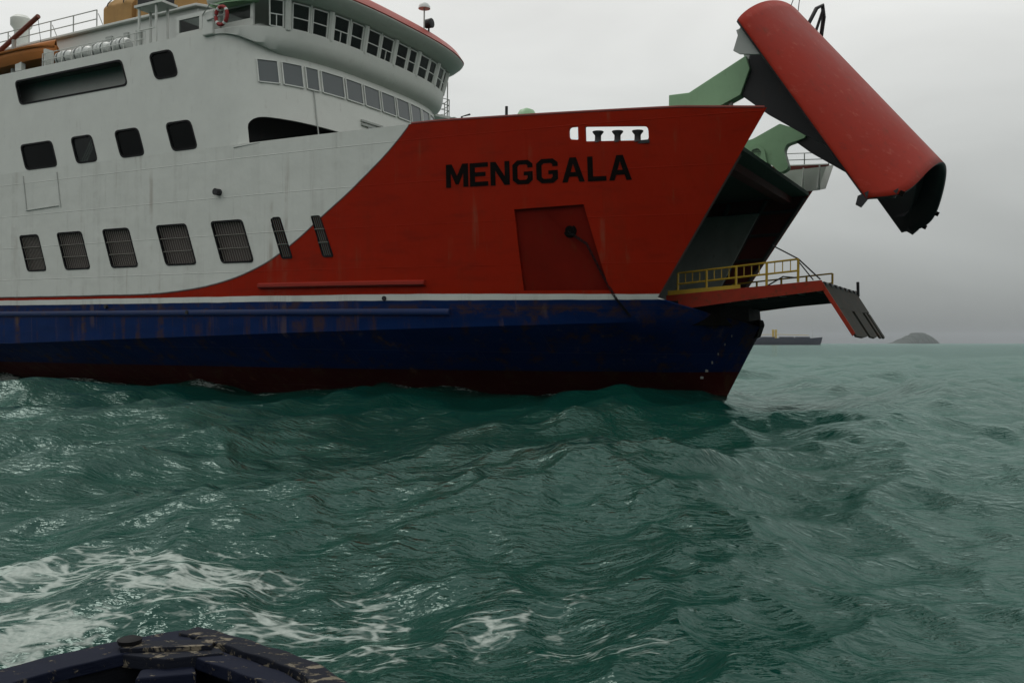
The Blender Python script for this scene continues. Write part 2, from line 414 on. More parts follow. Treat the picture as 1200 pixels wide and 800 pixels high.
def hull_paint():
    t = NT('hull_paint'); co = t.coord()
    sp = t.new('ShaderNodeSeparateXYZ'); t.l.new(co, sp.inputs[0])
    s, z = sp.outputs['X'], sp.outputs['Z']
    wob = t.math('MULTIPLY', t.math('SUBTRACT', t.noise(co, 0.7, 3), 0.5), 0.05)
    z = t.math('ADD', z, wob)
    fc = t.new('ShaderNodeFloatCurve'); S0, S1, ZS = -76.0, 8.0, 14.0
    t.l.new(t.math('DIVIDE', t.math('SUBTRACT', s, S0), S1 - S0), fc.inputs['Value'])
    cv = fc.mapping.curves[0]
    pts = [(-76, 4.28), (-38, 4.28), (-29, 4.28), (-25.1, 4.38), (-21.9, 4.75), (-19.6, 5.36), (-18.0, 6.1), (-15.7, 7.6), (-13.9, 8.85), (-11.25, 11.15), (-9.4, 13.9), (8, 14)]
    cv.points[0].location = ((pts[0][0] - S0) / (S1 - S0), pts[0][1] / ZS); cv.points[1].location = (1, 1)
    for a, b in pts[1:-1]: cv.points.new((a - S0) / (S1 - S0), b / ZS)
    for p in cv.points: p.handle_type = 'AUTO_CLAMPED'
    fc.mapping.use_clip = False; fc.mapping.update()
    zc = t.math('MULTIPLY', fc.outputs[0], ZS)
    blot = t.noise(co, 0.35, 6, 0.6); blot2 = t.noise(t.mapped((.5, .5, 2.2), src=co), 0.9, 6, 0.65)
    red = t.mix(blot, (0.22, 0.009, 0.0015), (0.285, 0.016, 0.004))
    red = t.mix(t.math('MULTIPLY', t.step(blot2, .5, .75), .35), red, (0.11, 0.009, 0.005))
    white = t.mix(blot, (0.54, 0.56, 0.525), (0.61, 0.63, 0.595))
    white = t.mix(t.math('MULTIPLY', t.step(blot2, .45, .8), .25), white, (0.44, 0.45, 0.415))
    up = t.math('SUBTRACT', z, zc)
    c = t.mix(t.step(up, -.012, .012), red, white)
    edge = t.math('SUBTRACT', 1.0, t.step(t.math('ABSOLUTE', up), .035, .06))
    c = t.mix(t.math('MULTIPLY', edge, .8), c, (0.03, 0.012, 0.012))
    stripe = t.math('SUBTRACT', 4.12, t.math('MULTIPLY', t.step(s, -12.0, 0.0), .06))
    c = t.mix(t.step(t.math('SUBTRACT', z, stripe), -.012, .012), white, c)
    blue = t.mix(t.noise(t.mapped((.35, .35, 1.4), src=co), 0.9, 6, .6), (0.0018, 0.009, 0.044), (0.0045, 0.026, 0.115))
    c = t.mix(t.step(z, 3.84, 3.87), blue, c)
    boot = t.mix(blot, (0.030, 0.005, 0.005), (0.055, 0.008, 0.007))
    c = t.mix(t.step(t.math('SUBTRACT', z, t.math('MULTIPLY_ADD', s, .008, .98)), -.03, .03), boot, c)
    # rust: runs below the stripe and scabs along the fender line
    run = t.noise(t.mapped((1.25, 1.25, .07), src=co), 1.0, 6, .65)
    scab = t.noise(t.mapped((.8, .8, 1.6), (2, 0, 4), src=co), 1.4, 8, .72)
    low = t.math('SUBTRACT', 1.0, t.math('MULTIPLY', t.step(z, 3.80, 3.90), .85))
    m = t.math('MULTIPLY', t.math('MULTIPLY', t.step(run, .50, .64), t.step(scab, .36, .56)), low)
    band = t.math('MULTIPLY', t.math('MULTIPLY', t.step(z, 3.05, 3.35), t.math('SUBTRACT', 1.0, t.step(z, 3.55, 3.8))), t.step(scab, .44, .60))
    c = t.mix(t.math('MULTIPLY', t.math('MAXIMUM', m, band), .72), c, (0.055, 0.028, 0.014))
    m2 = t.math('MULTIPLY', t.step(t.noise(t.mapped((1.7, 1.7, .06), (5, 0, 0), src=co), 1.0, 5, .65), .56, .70), t.step(t.noise(co, .5, 3), .42, .60))
    c = t.mix(t.math('MULTIPLY', m2, .36), c, (0.16, 0.10, 0.06))
    t.put(t.bsdf.inputs['Base Color'], c)
    t.put(t.bsdf.inputs['Roughness'], t.math('MULTIPLY_ADD', blot2, .25, .40)); t.bsdf.inputs['Specular IOR Level'].default_value = .04
    br = t.new('ShaderNodeTexBrick'); t.l.new(t.mapped((1, 1, 1), src=t_xz(t, co)), br.inputs['Vector'])
    br.inputs['Scale'].default_value = 1.0; br.inputs['Brick Width'].default_value = 6.0; br.inputs['Row Height'].default_value = 1.75
    br.inputs['Mortar Size'].default_value = .025; br.inputs['Mortar Smooth'].default_value = 1.0
    b1 = t.bump(br.outputs['Fac'], .6, .025)
    b2 = t.bump(t.noise(t.mapped((.9, .9, .6), src=co), 1.1, 3, .5), .70, .085, b1)
    t.put(t.bsdf.inputs['Normal'], b2)
    return t.m
def t_xz(t, co):
    sp = t.new('ShaderNodeSeparateXYZ'); t.l.new(co, sp.inputs[0])
    cb = t.new('ShaderNodeCombineXYZ'); t.l.new(sp.outputs['X'], cb.inputs[0]); t.l.new(sp.outputs['Z'], cb.inputs[1]); return cb.outputs[0]
M['hull'] = hull_paint()

# --- hull shell
def hull_shell():
    sA = [-75, -66, -58, -50, -44, -38, -33, -28, -25, -23.5, -22]
    nf = 30
    lowk = [-.6, -.4, -.2, 0, .2, .4, .6, .8, 1.0, 1.33, 1.67, 2.0]
    lowz = lowk
    def lz(r, s):
        k, q = lowk[r], zk(s); return k * q if k <= 1 else lerp(q, 3.9, k - 1)
    upn = 14
    def colpts(j, z):
        if j < len(sA): return sA[j]
        return lerp(-22, se(z), (j - len(sA) + 1) / nf)
    nc = len(sA) + nf
    noseW = [.04, .1, .18, .28, .38, .48, .58, .68, .77, .85, .91, .96, .985]
    mb = MB(); idx = {}
    def vert(key, p):
        if key not in idx: idx[key] = len(mb.v); mb.v.append(p)
        return idx[key]
    def low(side, j, r):
        z = lz(r, colpts(j, 2.0) if j < nc else -1.5)
        if j < nc:
            s = colpts(j, z); return vert((side, j, r), (s, side * hullB(s, z), z))
        w = noseW[j - nc] if j - nc < len(noseW) else 1.0
        zz = z * (1 - .264 * w) if z > 0 else z
        e, n = se(zz if zz < 3.9 else 3.9), sN(zz)
        s = lerp(e, n, w)
        if w == 1.0: return vert(('n', r), (s, 0, zz))
        return vert((side, j, r), (s, side * hullB(s, zz), zz))
    def upp(side, j, r):
        if r == 0: return low(side, j, len(lowz) - 1)
        sg = colpts(j, 10.5); z = lerp(3.9, ztop(sg), r / upn); s = colpts(j, z)
        return vert((side, j, 'u', r), (s, side * hullB(s, z), z))
    for side in (-1, 1):
        for j in range(nc + len(noseW)):
            for r in range(len(lowz) - 1):
                q = (low(side, j, r), low(side, j + 1, r), low(side, j + 1, r + 1), low(side, j, r + 1))
                mb.f.append(q if side < 0 else q[::-1])
        for j in range(nc - 1):
            for r in range(upn):
                q = (upp(side, j, r), upp(side, j + 1, r), upp(side, j + 1, r + 1), upp(side, j, r + 1))
                mb.f.append(q if side < 0 else q[::-1])
    # transom
    tr = [low(-1, 0, r) for r in range(len(lowz))] + [upp(-1, 0, r) for r in range(1, upn + 1)]
    tl = [low(1, 0, r) for r in range(len(lowz))] + [upp(1, 0, r) for r in range(1, upn + 1)]
    for i in range(len(tr) - 1): mb.f.append((tr[i], tr[i + 1], tl[i + 1], tl[i]))
    return mb

SH = .39                                              # the side windows are raked: top edge aft of the bottom edge
def raked(s0, s1, z0, z1, r=.22):
    """window outline given by its lower corners"""
    d = SH * (z1 - z0); return rounded([(s0, z0), (s1, z0), (s1 - d, z1), (s0 - d, z1)], r)
low_win = [(-36.35, -34.75), (-33.12, -31.15), (-29.45, -27.5), (-25.45, -23.4), (-21.7, -19.72)]
up_win = [(-36.55, -33.9), (-32.25, -30.65), (-28.8, -27.1), (-25.05, -23.4)]
LZ, UZ, TZ = (5.72, 7.63), (11.25, 12.58), (14.86, 16.14)
vents = [(-18.05, -17.45), (-15.75, -15.2)]
cut_hull, cut_sup = MB(), MB()
def cutY(mb, poly, y0=-9.2, y1=-7.2): mb.prism(poly, lambda a, b: (a, y0, b), lambda a, b: (a, y1, b))
LP = [raked(a, b, *LZ) for a, b in low_win]; VP = [raked(a, b, 5.82, 7.62, .12) for a, b in vents]
UP = [raked(a, b, *UZ, .3) for a, b in up_win]
TP = [raked(-37.1, -28.4, *TZ, .3), raked(-26.3, -24.75, *TZ, .35)]
for p in LP: cutY(cut_hull, p)
for p in VP: cutY(cut_hull, p, -9, -6.8)
SLOT = [rounded([(-3.62, 9.86), (-1.18, 9.74), (-1.18, 10.26), (-3.62, 10.42)], [.05, .12, .2, .05]), rounded([(-4.27, 9.98), (-3.89, 9.94), (-3.89, 10.44), (-4.27, 10.44)], [.15, .03, .03, .15])]
for p in SLOT: cutY(cut_hull, p, -9, -5.5)
PK = [(-6.35, 4.22), (-2.95, 4.22), (-3.78, 7.5), (-6.62, 7.42)]
cutY(cut_hull, PK, -9, -5.0)
for p in UP + TP: cutY(cut_sup, p)

def cut(obj, cutter_mb):
    c = cutter_mb.build('cutter', M['dark'])
    b = obj.modifiers.new('cut', 'BOOLEAN'); b.operation = 'DIFFERENCE'; b.solver = 'EXACT'; b.object = c
    baked(obj); bpy.data.objects.remove(c)
hm = hull_shell().mesh('hull', recalc=False)
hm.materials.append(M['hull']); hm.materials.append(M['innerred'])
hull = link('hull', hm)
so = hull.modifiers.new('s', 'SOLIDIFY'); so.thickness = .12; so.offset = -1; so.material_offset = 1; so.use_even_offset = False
cut(hull, cut_hull)
hull.parent = ferry
for p in hull.data.polygons: p.use_smooth = True
hull.data.set_sharp_from_angle(angle=math.radians(24))

# --- superstructure wall: sides flush with the hull, bowed raked front
SC, FA, FR, RK, FN = -22.0, 4.0, 8.0, .15, 2.8
def front(phi, z, d=0.0, rake=True):
    """point on the bowed front; d = distance outside the wall"""
    sh = RK * (z - 11.15) if rake is True else rake
    c, s = math.cos(phi), math.sin(phi)
    return (SC - sh + (FA + d) * abs(c) ** (2 / FN), math.copysign((FR + d) * abs(s) ** (2 / FN), s), z)
def phY(y, d=0.0):
    return math.copysign(math.asin(min(1, abs(y) / (FR + d)) ** (FN / 2)), y)
def sup_wall():
    cols = []
    for side in (-1, 1):
        c = []
        for s in (-75, -60, -50, -44, -40, -36, -32, -29, -26.5, -24.5): c.append(('s', s, side))
        cols.append(c)
    ph = [('f', math.radians(a)) for a in (-90, -86, -81, -76, -70, -64, -58, -52, -46, -40, -34, -28, -22, -16, -10, -5, 0, 5, 10, 16, 22, 28, 34, 40, 46, 52, 58, 64, 70, 76, 81, 86, 90)]
    seq = cols[0] + ph + cols[1][::-1]
    rows = []
    for r in range(9):
        row = []
        for c in seq:
            k = r / 8
            if c[0] == 's':
                z = lerp(11.15, 16.7, k); wt = min(max((c[1] + 29) / 4.5, 0), 1)
                row.append((c[1] - RK * (z - 11.15) * wt, c[2] * 8.0, z))
            else:
                edge = abs(abs(c[1]) - math.pi / 2) < 1e-6
                kk = min(max((90 - abs(math.degrees(c[1]))) / 55, 0), 1); kk = kk * kk * (3 - 2 * kk)
                z = lerp(11.15 if edge else 9.7, lerp(16.7, 15.85, kk), k); row.append(front(c[1], z))
        rows.append(row)
    return MB().grid(rows)
sm = sup_wall().mesh('superstructure', recalc=False)
sm.materials.append(M['white']); sm.materials.append(M['lightgrey'])
if sm.polygons[0].normal.y > 0: sm.flip_normals()
sup = link('superstructure', sm)
so = sup.modifiers.new('s', 'SOLIDIFY'); so.thickness = .12; so.offset = -1; so.material_offset = 1; so.use_even_offset = False
cut_sup.prism(rounded([(-7.72, 10.3), (-7.72, 12.5), (-3.0, 12.3), (-3.0, 10.3)], [.1, .55, .1, .1], 6), lambda a, b: (-25, a, b), lambda a, b: (-14, a, b))
cut(sup, cut_sup); sup.parent = ferry
for p in sup.data.polygons: p.use_smooth = True
sup.data.set_sharp_from_angle(angle=math.radians(24))

# --- decks and inner bulkheads
def plan(zd, inset, s0, s1, n=24):
    st = [lerp(s0, s1, i / n) for i in range(n + 1)]
    return [(s, -hullB(s, zd) + inset) for s in st] + [(s, hullB(s, zd) - inset) for s in st[::-1]]
def deck(name, zd, poly, mat, th=.1, parent=ferry):
    return MB().prism(poly, lambda a, b: (a, b, zd), lambda a, b: (a, b, zd - th)).build(name, mat, parent)
deck('forecastle_deck', 9.35, plan(9.35, .14, -23.2, se(9.35) - .1), M['deck'], .15)
deck('car_deck', 3.85, plan(3.85, .14, -60, se(3.85) - .05), M['deck'])
deck('passenger_deck', 10.35, [(-74.8, -7.86), (-23.3, -7.86), (-23.3, 7.86), (-74.8, 7.86)], M['deck'])
deck('upper_passenger_deck', 13.7, [(-74.8, -7.86), (-22.6, -7.8), (-19.4, -5.5), (-18.9, 0), (-19.4, 5.5), (-22.6, 7.8), (-74.8, 7.86)], M['deck'])
deck('boat_deck', 16.42, [(-74.8, -7.86), (-23.6, -7.86), (-23.6, 7.86), (-74.8, 7.86)], M['deck'])
MB().box((-50.3, -6.9, 15.1), (48, .1, 2.5)).build('corridor_wall', M['lightgrey'], ferry)
MB().box((-20.6, -4.2, 11.3), (.1, 7.0, 3.6), Matrix.Rotation(-.35, 3, 'Z')).build('lobby_wall', M['dark'], ferry)
for sb_ in (-33.6, -31.4, -29.6):
    MB().box((sb_, -7.4, 14.55), (1.5, .4, 1.0)).build('bench', M['rustred'], ferry, bevel=.08)
# bow bulkhead with the inner door frame
bk = MB().prism([(-6.9, 3.9), (6.9, 3.9), (6.9, 9.2), (-6.9, 9.2)], lambda a, b: (-8.5, a, b), lambda a, b: (-8.6, a, b)).build('bow_bulkhead', M['grey'], ferry)
for y in (-3.6, 3.6):
    MB().box((-8.35, y, 6.4), (.2, .4, 5.0)).build('door_post', M['lightgrey'], bk)
MB().box((-8.35, 0, 8.75), (.2, 7.6, .45)).build('door_lintel', M['lightgrey'], bk)
# transverse beam and frames inside the opening
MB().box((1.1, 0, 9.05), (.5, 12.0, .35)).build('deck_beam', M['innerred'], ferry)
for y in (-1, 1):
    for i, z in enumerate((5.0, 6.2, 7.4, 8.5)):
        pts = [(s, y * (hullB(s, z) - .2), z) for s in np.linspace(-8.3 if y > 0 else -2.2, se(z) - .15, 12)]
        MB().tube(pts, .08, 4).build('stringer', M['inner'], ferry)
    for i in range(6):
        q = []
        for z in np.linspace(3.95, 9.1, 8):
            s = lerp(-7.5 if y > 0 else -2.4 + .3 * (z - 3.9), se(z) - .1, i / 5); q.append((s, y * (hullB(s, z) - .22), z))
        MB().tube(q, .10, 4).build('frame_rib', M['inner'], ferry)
# inner grey casing on the port side of the bow
q = [(-8.2, 5.9, 3.9), (-2.3, 4.9, 3.9), (-.05, 5.25, 8.4), (-8.2, 6.4, 8.4)]
MB().add(q + [(a, b + .15, c) for a, b, c in q], [(0, 1, 2, 3), (7, 6, 5, 4), (0, 4, 5, 1), (1, 5, 6, 2), (2, 6, 7, 3), (3, 7, 4, 0)]).build('side_casing', M['casing'], ferry)
# stem block top
stem = []
for w in (0, .1, .25, .4, .55, .7, .82, .92, 1.0):
    z = 3.9 * (1 - .264 * w); e, n = se(min(z, 3.9)), sN(z); s = lerp(e, n, w); stem.append((s, hullB(s, z), z))
mb = MB()
mb.grid([[(s, -b + .03, z - .06) for s, b, z in stem], [(s, 0, z - .06) for s, b, z in stem], [(s, b - .03, z - .06) for s, b, z in stem]])
mb.build('stem_deck', M['letter'], ferry)
MB().prism([(-1.4, -4.4), (.55, -3.2), (.85, 0), (.55, 3.2), (-1.4, 4.4)], lambda a, b: (a, b, 3.86), lambda a, b: (a + .1, b, 2.9)).build('ramp_seat', M['letter'], ferry)
MB().prism(rounded([(.95, 2.35), (1.32, 2.45), (1.5, 2.98), (1.42, 3.2), (.9, 3.1)], .06), lambda a, b: (a, -.32, b), lambda a, b: (a, .32, b)).build('stem_lug', M['letter'], ferry)

# --- bulwark rail caps, fender, scupper pipe
for y in (-1, 1):
    pts = [(s, y * (hullB(s, ztop(s)) - .05), ztop(s) + .02) for s in np.linspace(-11.2, 2.95, 40)]
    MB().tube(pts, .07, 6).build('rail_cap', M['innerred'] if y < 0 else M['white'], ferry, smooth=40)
def fender(s0, s1, z, h, out, mat, name):
    rows = []
    for dz, o in ((-h / 2, -.05), (-h / 2, out * .6), (-h * .25, out), (h * .25, out), (h / 2, out * .6), (h / 2, -.05)):
        rows.append([(s, -hullB(s, z) - o, z + dz) for s in np.linspace(s0, s1, 60)])
    mb = MB().grid(rows); n = 60
    mb.f.append(tuple(i * n for i in range(6))[::-1]); mb.f.append(tuple(i * n + n - 1 for i in range(6)))
    return mb.build(name, mat, ferry, smooth=35)
M['bluefender'] = paint('blue_fender_paint', (0.005, 0.018, 0.075), .5, .35, .75)
fender(-74, -9.6, 3.38, .26, .11, M['bluefender'], 'rubbing_strake')
fender(-19.3, -10.6, 4.58, .24, .20, M['red'], 'rubbing_strake')
MB().lathe([(.16, 0), (.16, .35), (.11, .35), (.11, .1)], (-21.9, -8.3, 9.0), 12, 'Y').build('scupper_pipe', M['dark'], ferry)
for s, z in ((-29.8, 3.72), (-12.6, 3.95), (-23.9, 3.4)):
    MB().lathe([(.10, 0), (.10, .12), (.07, .12), (.07, .02)], (s, -8.14 if s < -20 else -hullB(s, z) - .06, z), 10, 'Y').build('overboard_outlet', M['dark'], ferry)
# shell-door hinges and pipe lines on the white side
for s in (-36.8, -33.9):
    MB().tube([(s, -8.03, 10.9), (s + .35, -8.03, 9.0)], .025, 5).build('drain_pipe', M['lightgrey'], ferry)
MB().tube([(-36.5, -8.04, 9.0), (-33.7, -8.04, 9.1)], .025, 5).build('drain_pipe', M['lightgrey'], ferry)
MB().tube([(-21.0, -8.02, 11.02), (-19.4, -7.98, 11.1)], .02, 5).build('weld_bead', M['lightgrey'], ferry)

# --- side windows
ringmap = lambda y: (lambda a, b: (a, y, b))
def window(poly, y, gl, parent=ferry, name='window', fr=.06, mat='rubber'):
    fo = MB().prism(scaled(poly, fr), ringmap(y - .025), ringmap(y + .10), [scaled(poly, -.03)]).build(name, M[mat], parent)
    if gl: MB().prism(scaled(poly, -.02), ringmap(y + .05), ringmap(y + .07)).build('pane', M[gl], fo)
    return fo
for i, p in enumerate(UP): window(p, -8.0, 'glassbridge' if i == 1 else 'glass')
for i, p in enumerate(TP): window(p, -8.0, 'glass' if i else None)
def grille(poly, s0, s1, z0, z1, yf, parent, bars):
    g = MB(); d = SH * (z1 - z0)
    for k in range(1, bars):
        s = lerp(s0, s1, k / bars); g.tube([(s, yf(s), z0 + .01), (s - d, yf(s), z1 - .01)], .017, 4)
    for f in (.33, .66):
        z = lerp(z0, z1, f); g.tube([(s0 - d * f, yf(s0) - .02, z), (s1 - d * f, yf(s1) - .02, z)], .03, 4)
    return g.build('window_grille', M['bars'], parent)
for (a, b), p in zip(low_win, LP):
    w = window(p, -8.0, None, fr=.05); grille(p, a, b, *LZ, lambda s: -7.97, w, 13)
    MB().prism(scaled(p, .25), ringmap(-7.70), ringmap(-7.68)).build('window_screen', M['inner'], w)
for (a, b), p in zip(vents, VP):
    y = -hullB((a + b) / 2, 6.7)
    w = window(p, y, None, fr=.05, name='vent'); grille(p, a, b, 5.82, 7.62, lambda s: y + .0, w, 5)
# something leans inside the second window
for k in range(3):
    MB().box((-31.75 + .2 * k, -7.86, 11.8), (.07, .04, 1.9), Matrix.Rotation(.62, 3, 'Y')).build('stair_rail', M['whiteclean'], ferry)
# --- front windows below the bridge
def fwin(p0, p1, z0, z1, d, parent, gl, frame='whiteclean', transom=0, rake=True, lean=0.0, bw=.05, name='window', split=False):
    def P(ph, z, dd): return Vector(front(ph, z, d + dd + lean * (z - z0), rake))
    c = [P(p0, z0, 0), P(p1, z0, 0), P(p1, z1, 0), P(p0, z1, 0)]
    n = (c[1] - c[0]).cross(c[3] - c[0]).normalized()
    if n.x < 0: n = -n
    fr = MB()
    def bar(a, b, w=bw, th=.07):
        ax = (b - a); L = ax.length; ax.normalize(); sd = ax.cross(n).normalized()
        rot = Matrix((ax, sd, n)).transposed(); fr.box((a + b) / 2, (L, w, th), rot)
    dx = (c[1] - c[0]).normalized() * bw / 2
    bar(c[0] + dx, c[3] + dx); bar(c[1] - dx, c[2] - dx); bar(c[0] + dx * 2, c[1] - dx * 2); bar(c[3] + dx * 2, c[2] - dx * 2)
    if transom:
        a, b = c[0].lerp(c[3], transom), c[1].lerp(c[2], transom); bar(a + dx * 2, b - dx * 2, bw * .8, .05)
        if split: m0 = c[0].lerp(c[1], .5); bar(m0.lerp(c[0], .02), a.lerp(b, .5), bw * .7, .045)
    o = fr.build(name, M[frame], parent)
    k = .96
    g = [q - n * .01 for q in c]
    MB().add(g + [q - n * .02 for q in g], [(0, 1, 2, 3), (7, 6, 5, 4), (0, 4, 5, 1), (1, 5, 6, 2), (2, 6, 7, 3), (3, 7, 4, 0)]).build('pane', M[gl], o)
    return o
rd = math.radians
wl_ = [-7.34, -6.45, -5.36, -4.5, -2.92, -1.56, -.15, 1.22, 2.58, 3.9, 5.1, 6.2]
for i in range(11): fwin(phY(wl_[i]), phY(wl_[i + 1] - .13), 14.12, 15.2, .05, sup, 'glassfront')
# nameboard bracket and pipe on the front wall
for z in (13.25, 13.05): MB().box(front(phY(-1.2), z, .06), (.1, 1.7, .1), Matrix.Rotation(rd(-2), 3, 'Z')).build('board_bracket', M['lightgrey'], sup)
MB().tube([front(phY(-5.0), z, .05) for z in (10.4, 12, 14.1)], .03, 6).build('down_pipe', M['lightgrey'], sup)
for i in range(4): MB().box(front(phY(-1.0), 12.95 - .22 * i, .05), (.06, 1.2, .06)).build('grab_rail', M['lightgrey'], sup)

# --- bridge: flared apron, raked windows, deep roof brim
BR = .60                                                # the bridge stands on the raked wall top
phs = [rd(a) for a in np.linspace(-90, 90, 81)]
def bridge_loop(prof, name, mat, smooth=30, taper=True, ext=.1):
    """profile (distance outside the wall, height) swept round the front; dies into the ship's side at both ends"""
    rows = []
    for d, z in prof:
        row = []
        for p in phs:
            k = min(max((90 - abs(math.degrees(p))) / 55, 0), 1); k = k * k * (3 - 2 * k)
            dd = d * (.12 + .88 * k) if taper or d > 0 else d
            zz = max(z, lerp(16.45, 15.4, k)) if taper else z
            row.append(front(p, zz, dd, BR))
        rows.append([(row[0][0] - ext, row[0][1], row[0][2])] + row + [(row[-1][0] - ext, row[-1][1], row[-1][2])])
    return MB().grid(rows).build(name, mat, ferry, smooth=smooth)
ap = bridge_loop([(-.1, 15.5), (.02, 15.56), (.22, 15.68), (.42, 15.92), (.52, 16.25), (.56, 16.64), (.46, 16.66), (.44, 16.5), (-1.5, 16.45)], 'bridge_apron', M['white'])
roof = bridge_loop([(-3.0, 17.90), (.60, 17.90), (.95, 17.94), (1.35, 18.10), (1.6, 18.28), (1.66, 18.36), (1.64, 18.42)], 'bridge_roof', M['white'], 30, False, .1)
bridge_loop([(1.66, 18.40), (1.70, 18.44), (1.42, 18.86), (1.2, 19.02), (.5, 19.12), (-3.8, 19.2)], 'roof_edge', M['redroof'], 30, False, .1).parent = roof
bl_ = [-7.32, -6.42, -5.45, -4.25, -3.15, -1.95, -.85, .45, 1.55, 2.6, 3.7, 4.8, 5.8, 6.6]
for i in range(len(bl_) - 1):
    fwin(phY(bl_[i], .5), phY(bl_[i + 1] - (.34 if i % 2 == 0 else .14), .5), 16.68, 17.82, .45, ap, 'glassbridge', transom=.46, rake=BR, lean=.22, bw=.06, split=(i in (0, 3, 6)))
    y = bl_[i + 1] - (.17 if i % 2 == 0 else .07)
    a, b = Vector(front(phY(y, .5), 16.6, .43, BR)), Vector(front(phY(y, .5), 17.92, .72, BR))
    MB().tube([a, b], .17 if i % 2 == 0 else .06, 8).build('window_post', M['white'], ap)
# wheelhouse ends, set in from the open bridge wings
for y, s1 in ((-7.45, -20.35), (6.75, -19.4)):
    MB().box(((s1 - 25.5) / 2, y, 16.85), (25.5 + s1, .1, .5)).build('wheelhouse_side', M['white'], ap)
    MB().box(((s1 - 25.5) / 2, y, 17.83), (25.5 + s1, .1, .2)).build('wheelhouse_side', M['white'], ap)
    for s in (-25.4, -23.8, -22.2, s1 - .1): MB().box((s, y, 17.4), (.2, .1, .68)).build('wheelhouse_post', M['white'], ap)
    MB().box(((s1 - 25.5) / 2, y, 17.41), (25.1 + s1, .03, .66)).build('side_pane', M['glassbridge'], ap)
MB().box((-25.5, -.3, 17.2), (.15, 14.2, 1.3)).build('chart_room_wall', M['inner'], ap)
MB().prism([(-20.2, -5), (-19.0, -2.5), (-18.9, 0), (-19.0, 2.5), (-20.2, 5), (-20.8, 5), (-20.8, -5)], lambda a, b: (a, b, 16.46), lambda a, b: (a, b, 16.85)).build('bridge_console', M['dark'], ap)
MB().prism([(-22.6, -8.1), (-21.5, -8.1), (-20.6, -7.9), (-20.1, -7.4), (-22.6, -6.9)], lambda a, b: (a, b, 17.86), lambda a, b: (a, b, 17.80)).build('wing_ceiling', M['green'], roof)

# bridge wing rail, lamp and searchlight on the port side
def rail(name, pts, hgt, bars, r, mat, parent, post_every=1, up=(0, 0, 1)):
    """posts at pts, rails through them"""
    up = Vector(up); o = None
    mb = MB()
    P_ = [Vector(p) for p in pts]
    for k in range(1, bars + 1): mb.tube([p + up * hgt * k / bars for p in P_], r, 6)
    o = mb.build(name, M[mat] if isinstance(mat, str) else mat, parent, smooth=40)
    for p in P_[::post_every]:
        MB().tube([p, p + up * hgt], r * 1.25, 6).build('rail_post', M[mat] if isinstance(mat, str) else mat, o)
    return o
wing = MB().prism([(-23.5, 8.1), (-20.6, 8.1), (-20.2, 9.2), (-20.9, 9.8), (-23.5, 9.8)], lambda a, b: (a, b, 16.05), lambda a, b: (a, b, 15.9)).build('bridge_wing', M['white'], ferry)
rail('wing_rail', [(-23.3, 9.7, 16.05), (-22.1, 9.7, 16.05), (-21.0, 9.7, 16.05), (-20.3, 9.15, 16.05), (-20.6, 8.2, 16.05)], 1.05, 3, .025, 'lightgrey', wing)
MB().tube([(-20.4, 9.1, 16.0), (-20.4, 9.1, 18.2)], .04, 6).build('wing_stay', M['lightgrey'], wing)
lp = MB().box((-19.95, 9.2, 15.6), (.4, .5, .7)).build('navigation_light', M['lightgrey'], wing, bevel=.05)
MB().lathe([(.22, 0), (.26, .1), (.26, .4), (.18, .5)], (-19.9, 9.1, 15.35), 12, 'X').build('lamp_housing', M['dark'], lp)
mast = MB().tube([front(phY(1.6), 18.7, 1.4, BR), front(phY(1.6), 20.0, 1.4, BR)], .04, 6).build('antenna_post', M['lightgrey'], roof)
c = front(phY(1.6), 19.95, 1.4, BR)
MB().lathe([(.33, 0), (.31, .12), (.22, .26), (.06, .33)], c, 14).build('antenna_dome', M['raft'], mast, smooth=50)
c = Vector(front(phY(2.0), 19.3, 1.4, BR))
sl = MB().lathe([(.16, -.25), (.24, -.2), (.26, .2), (.20, .22)], c, 12, 'X').build('searchlight', M['dark'], roof, smooth=40)
MB().tube([c - Vector((0, 0, .75)), c], .05, 6).build('bracket', M['dark'], sl)

# --- boat deck: deckhouse, rails, davit, vent, stand
dh = MB().prism([(-74, -5.5), (-26.2, -5.5), (-24.9, -3.5), (-24.9, 3.5), (-26.2, 5.5), (-74, 5.5)], lambda a, b: (a, b, 16.43), lambda a, b: (a, b, 19.15)).build('deckhouse', M['whiteclean'], ferry)
MB().prism([(-74.2, -5.75), (-26.1, -5.75), (-24.6, -3.6), (-24.6, 3.6), (-26.1, 5.75), (-74.2, 5.75)], lambda a, b: (a, b, 19.16), lambda a, b: (a, b, 19.30)).build('deckhouse_roof', M['white'], dh, bevel=.03)
rail('sun_deck_rail', [(s, -5.55, 19.3) for s in np.arange(-46.2, -33.8, 2.02)], 1.0, 2, .03, 'lightgrey', dh)
for s in np.arange(-46.2, -34, 4.04): MB().tube([(s + .35, -5.35, 19.3), (s + .05, -5.5, 20.1)], .025, 5).build('rail_brace', M['lightgrey'], dh)
for s, w in ((-33.0, .5), (-31.6, .35), (-30.6, .4)):
    MB().box((s, -5.56, 18.2), (w, .12, .9)).build('vent_louvre', M['lightgrey'], dh)
MB().lathe([(.42, 19.2), (.40, 20.9), (.45, 21.1), (.62, 21.3), (.62, 21.7), (.4, 21.9)], (-43.3, -4.0, 0), 16).build('mushroom_vent', M['white'], ferry, smooth=40)
bo = MB().tube([(-40.2, -7.6, 18.05), (-36.2, -7.6, 19.66)], .13, 8).build('davit_boom', M['rustred'], ferry, smooth=40)
MB().tube([(-38.6, -7.5, 16.45), (-38.4, -7.58, 18.7)], .12, 8).build('davit_post', M['lightgrey'], bo)
MB().tube([(-36.25, -7.6, 19.6), (-36.2, -7.4, 17.9)], .015, 5).build('davit_fall', M['dark'], bo)
stand = MB()
stn = MB().box((-27.2, -7.3, 18.78), (2.0, 1.0, .12)).build('light_platform', M['white'], ferry)
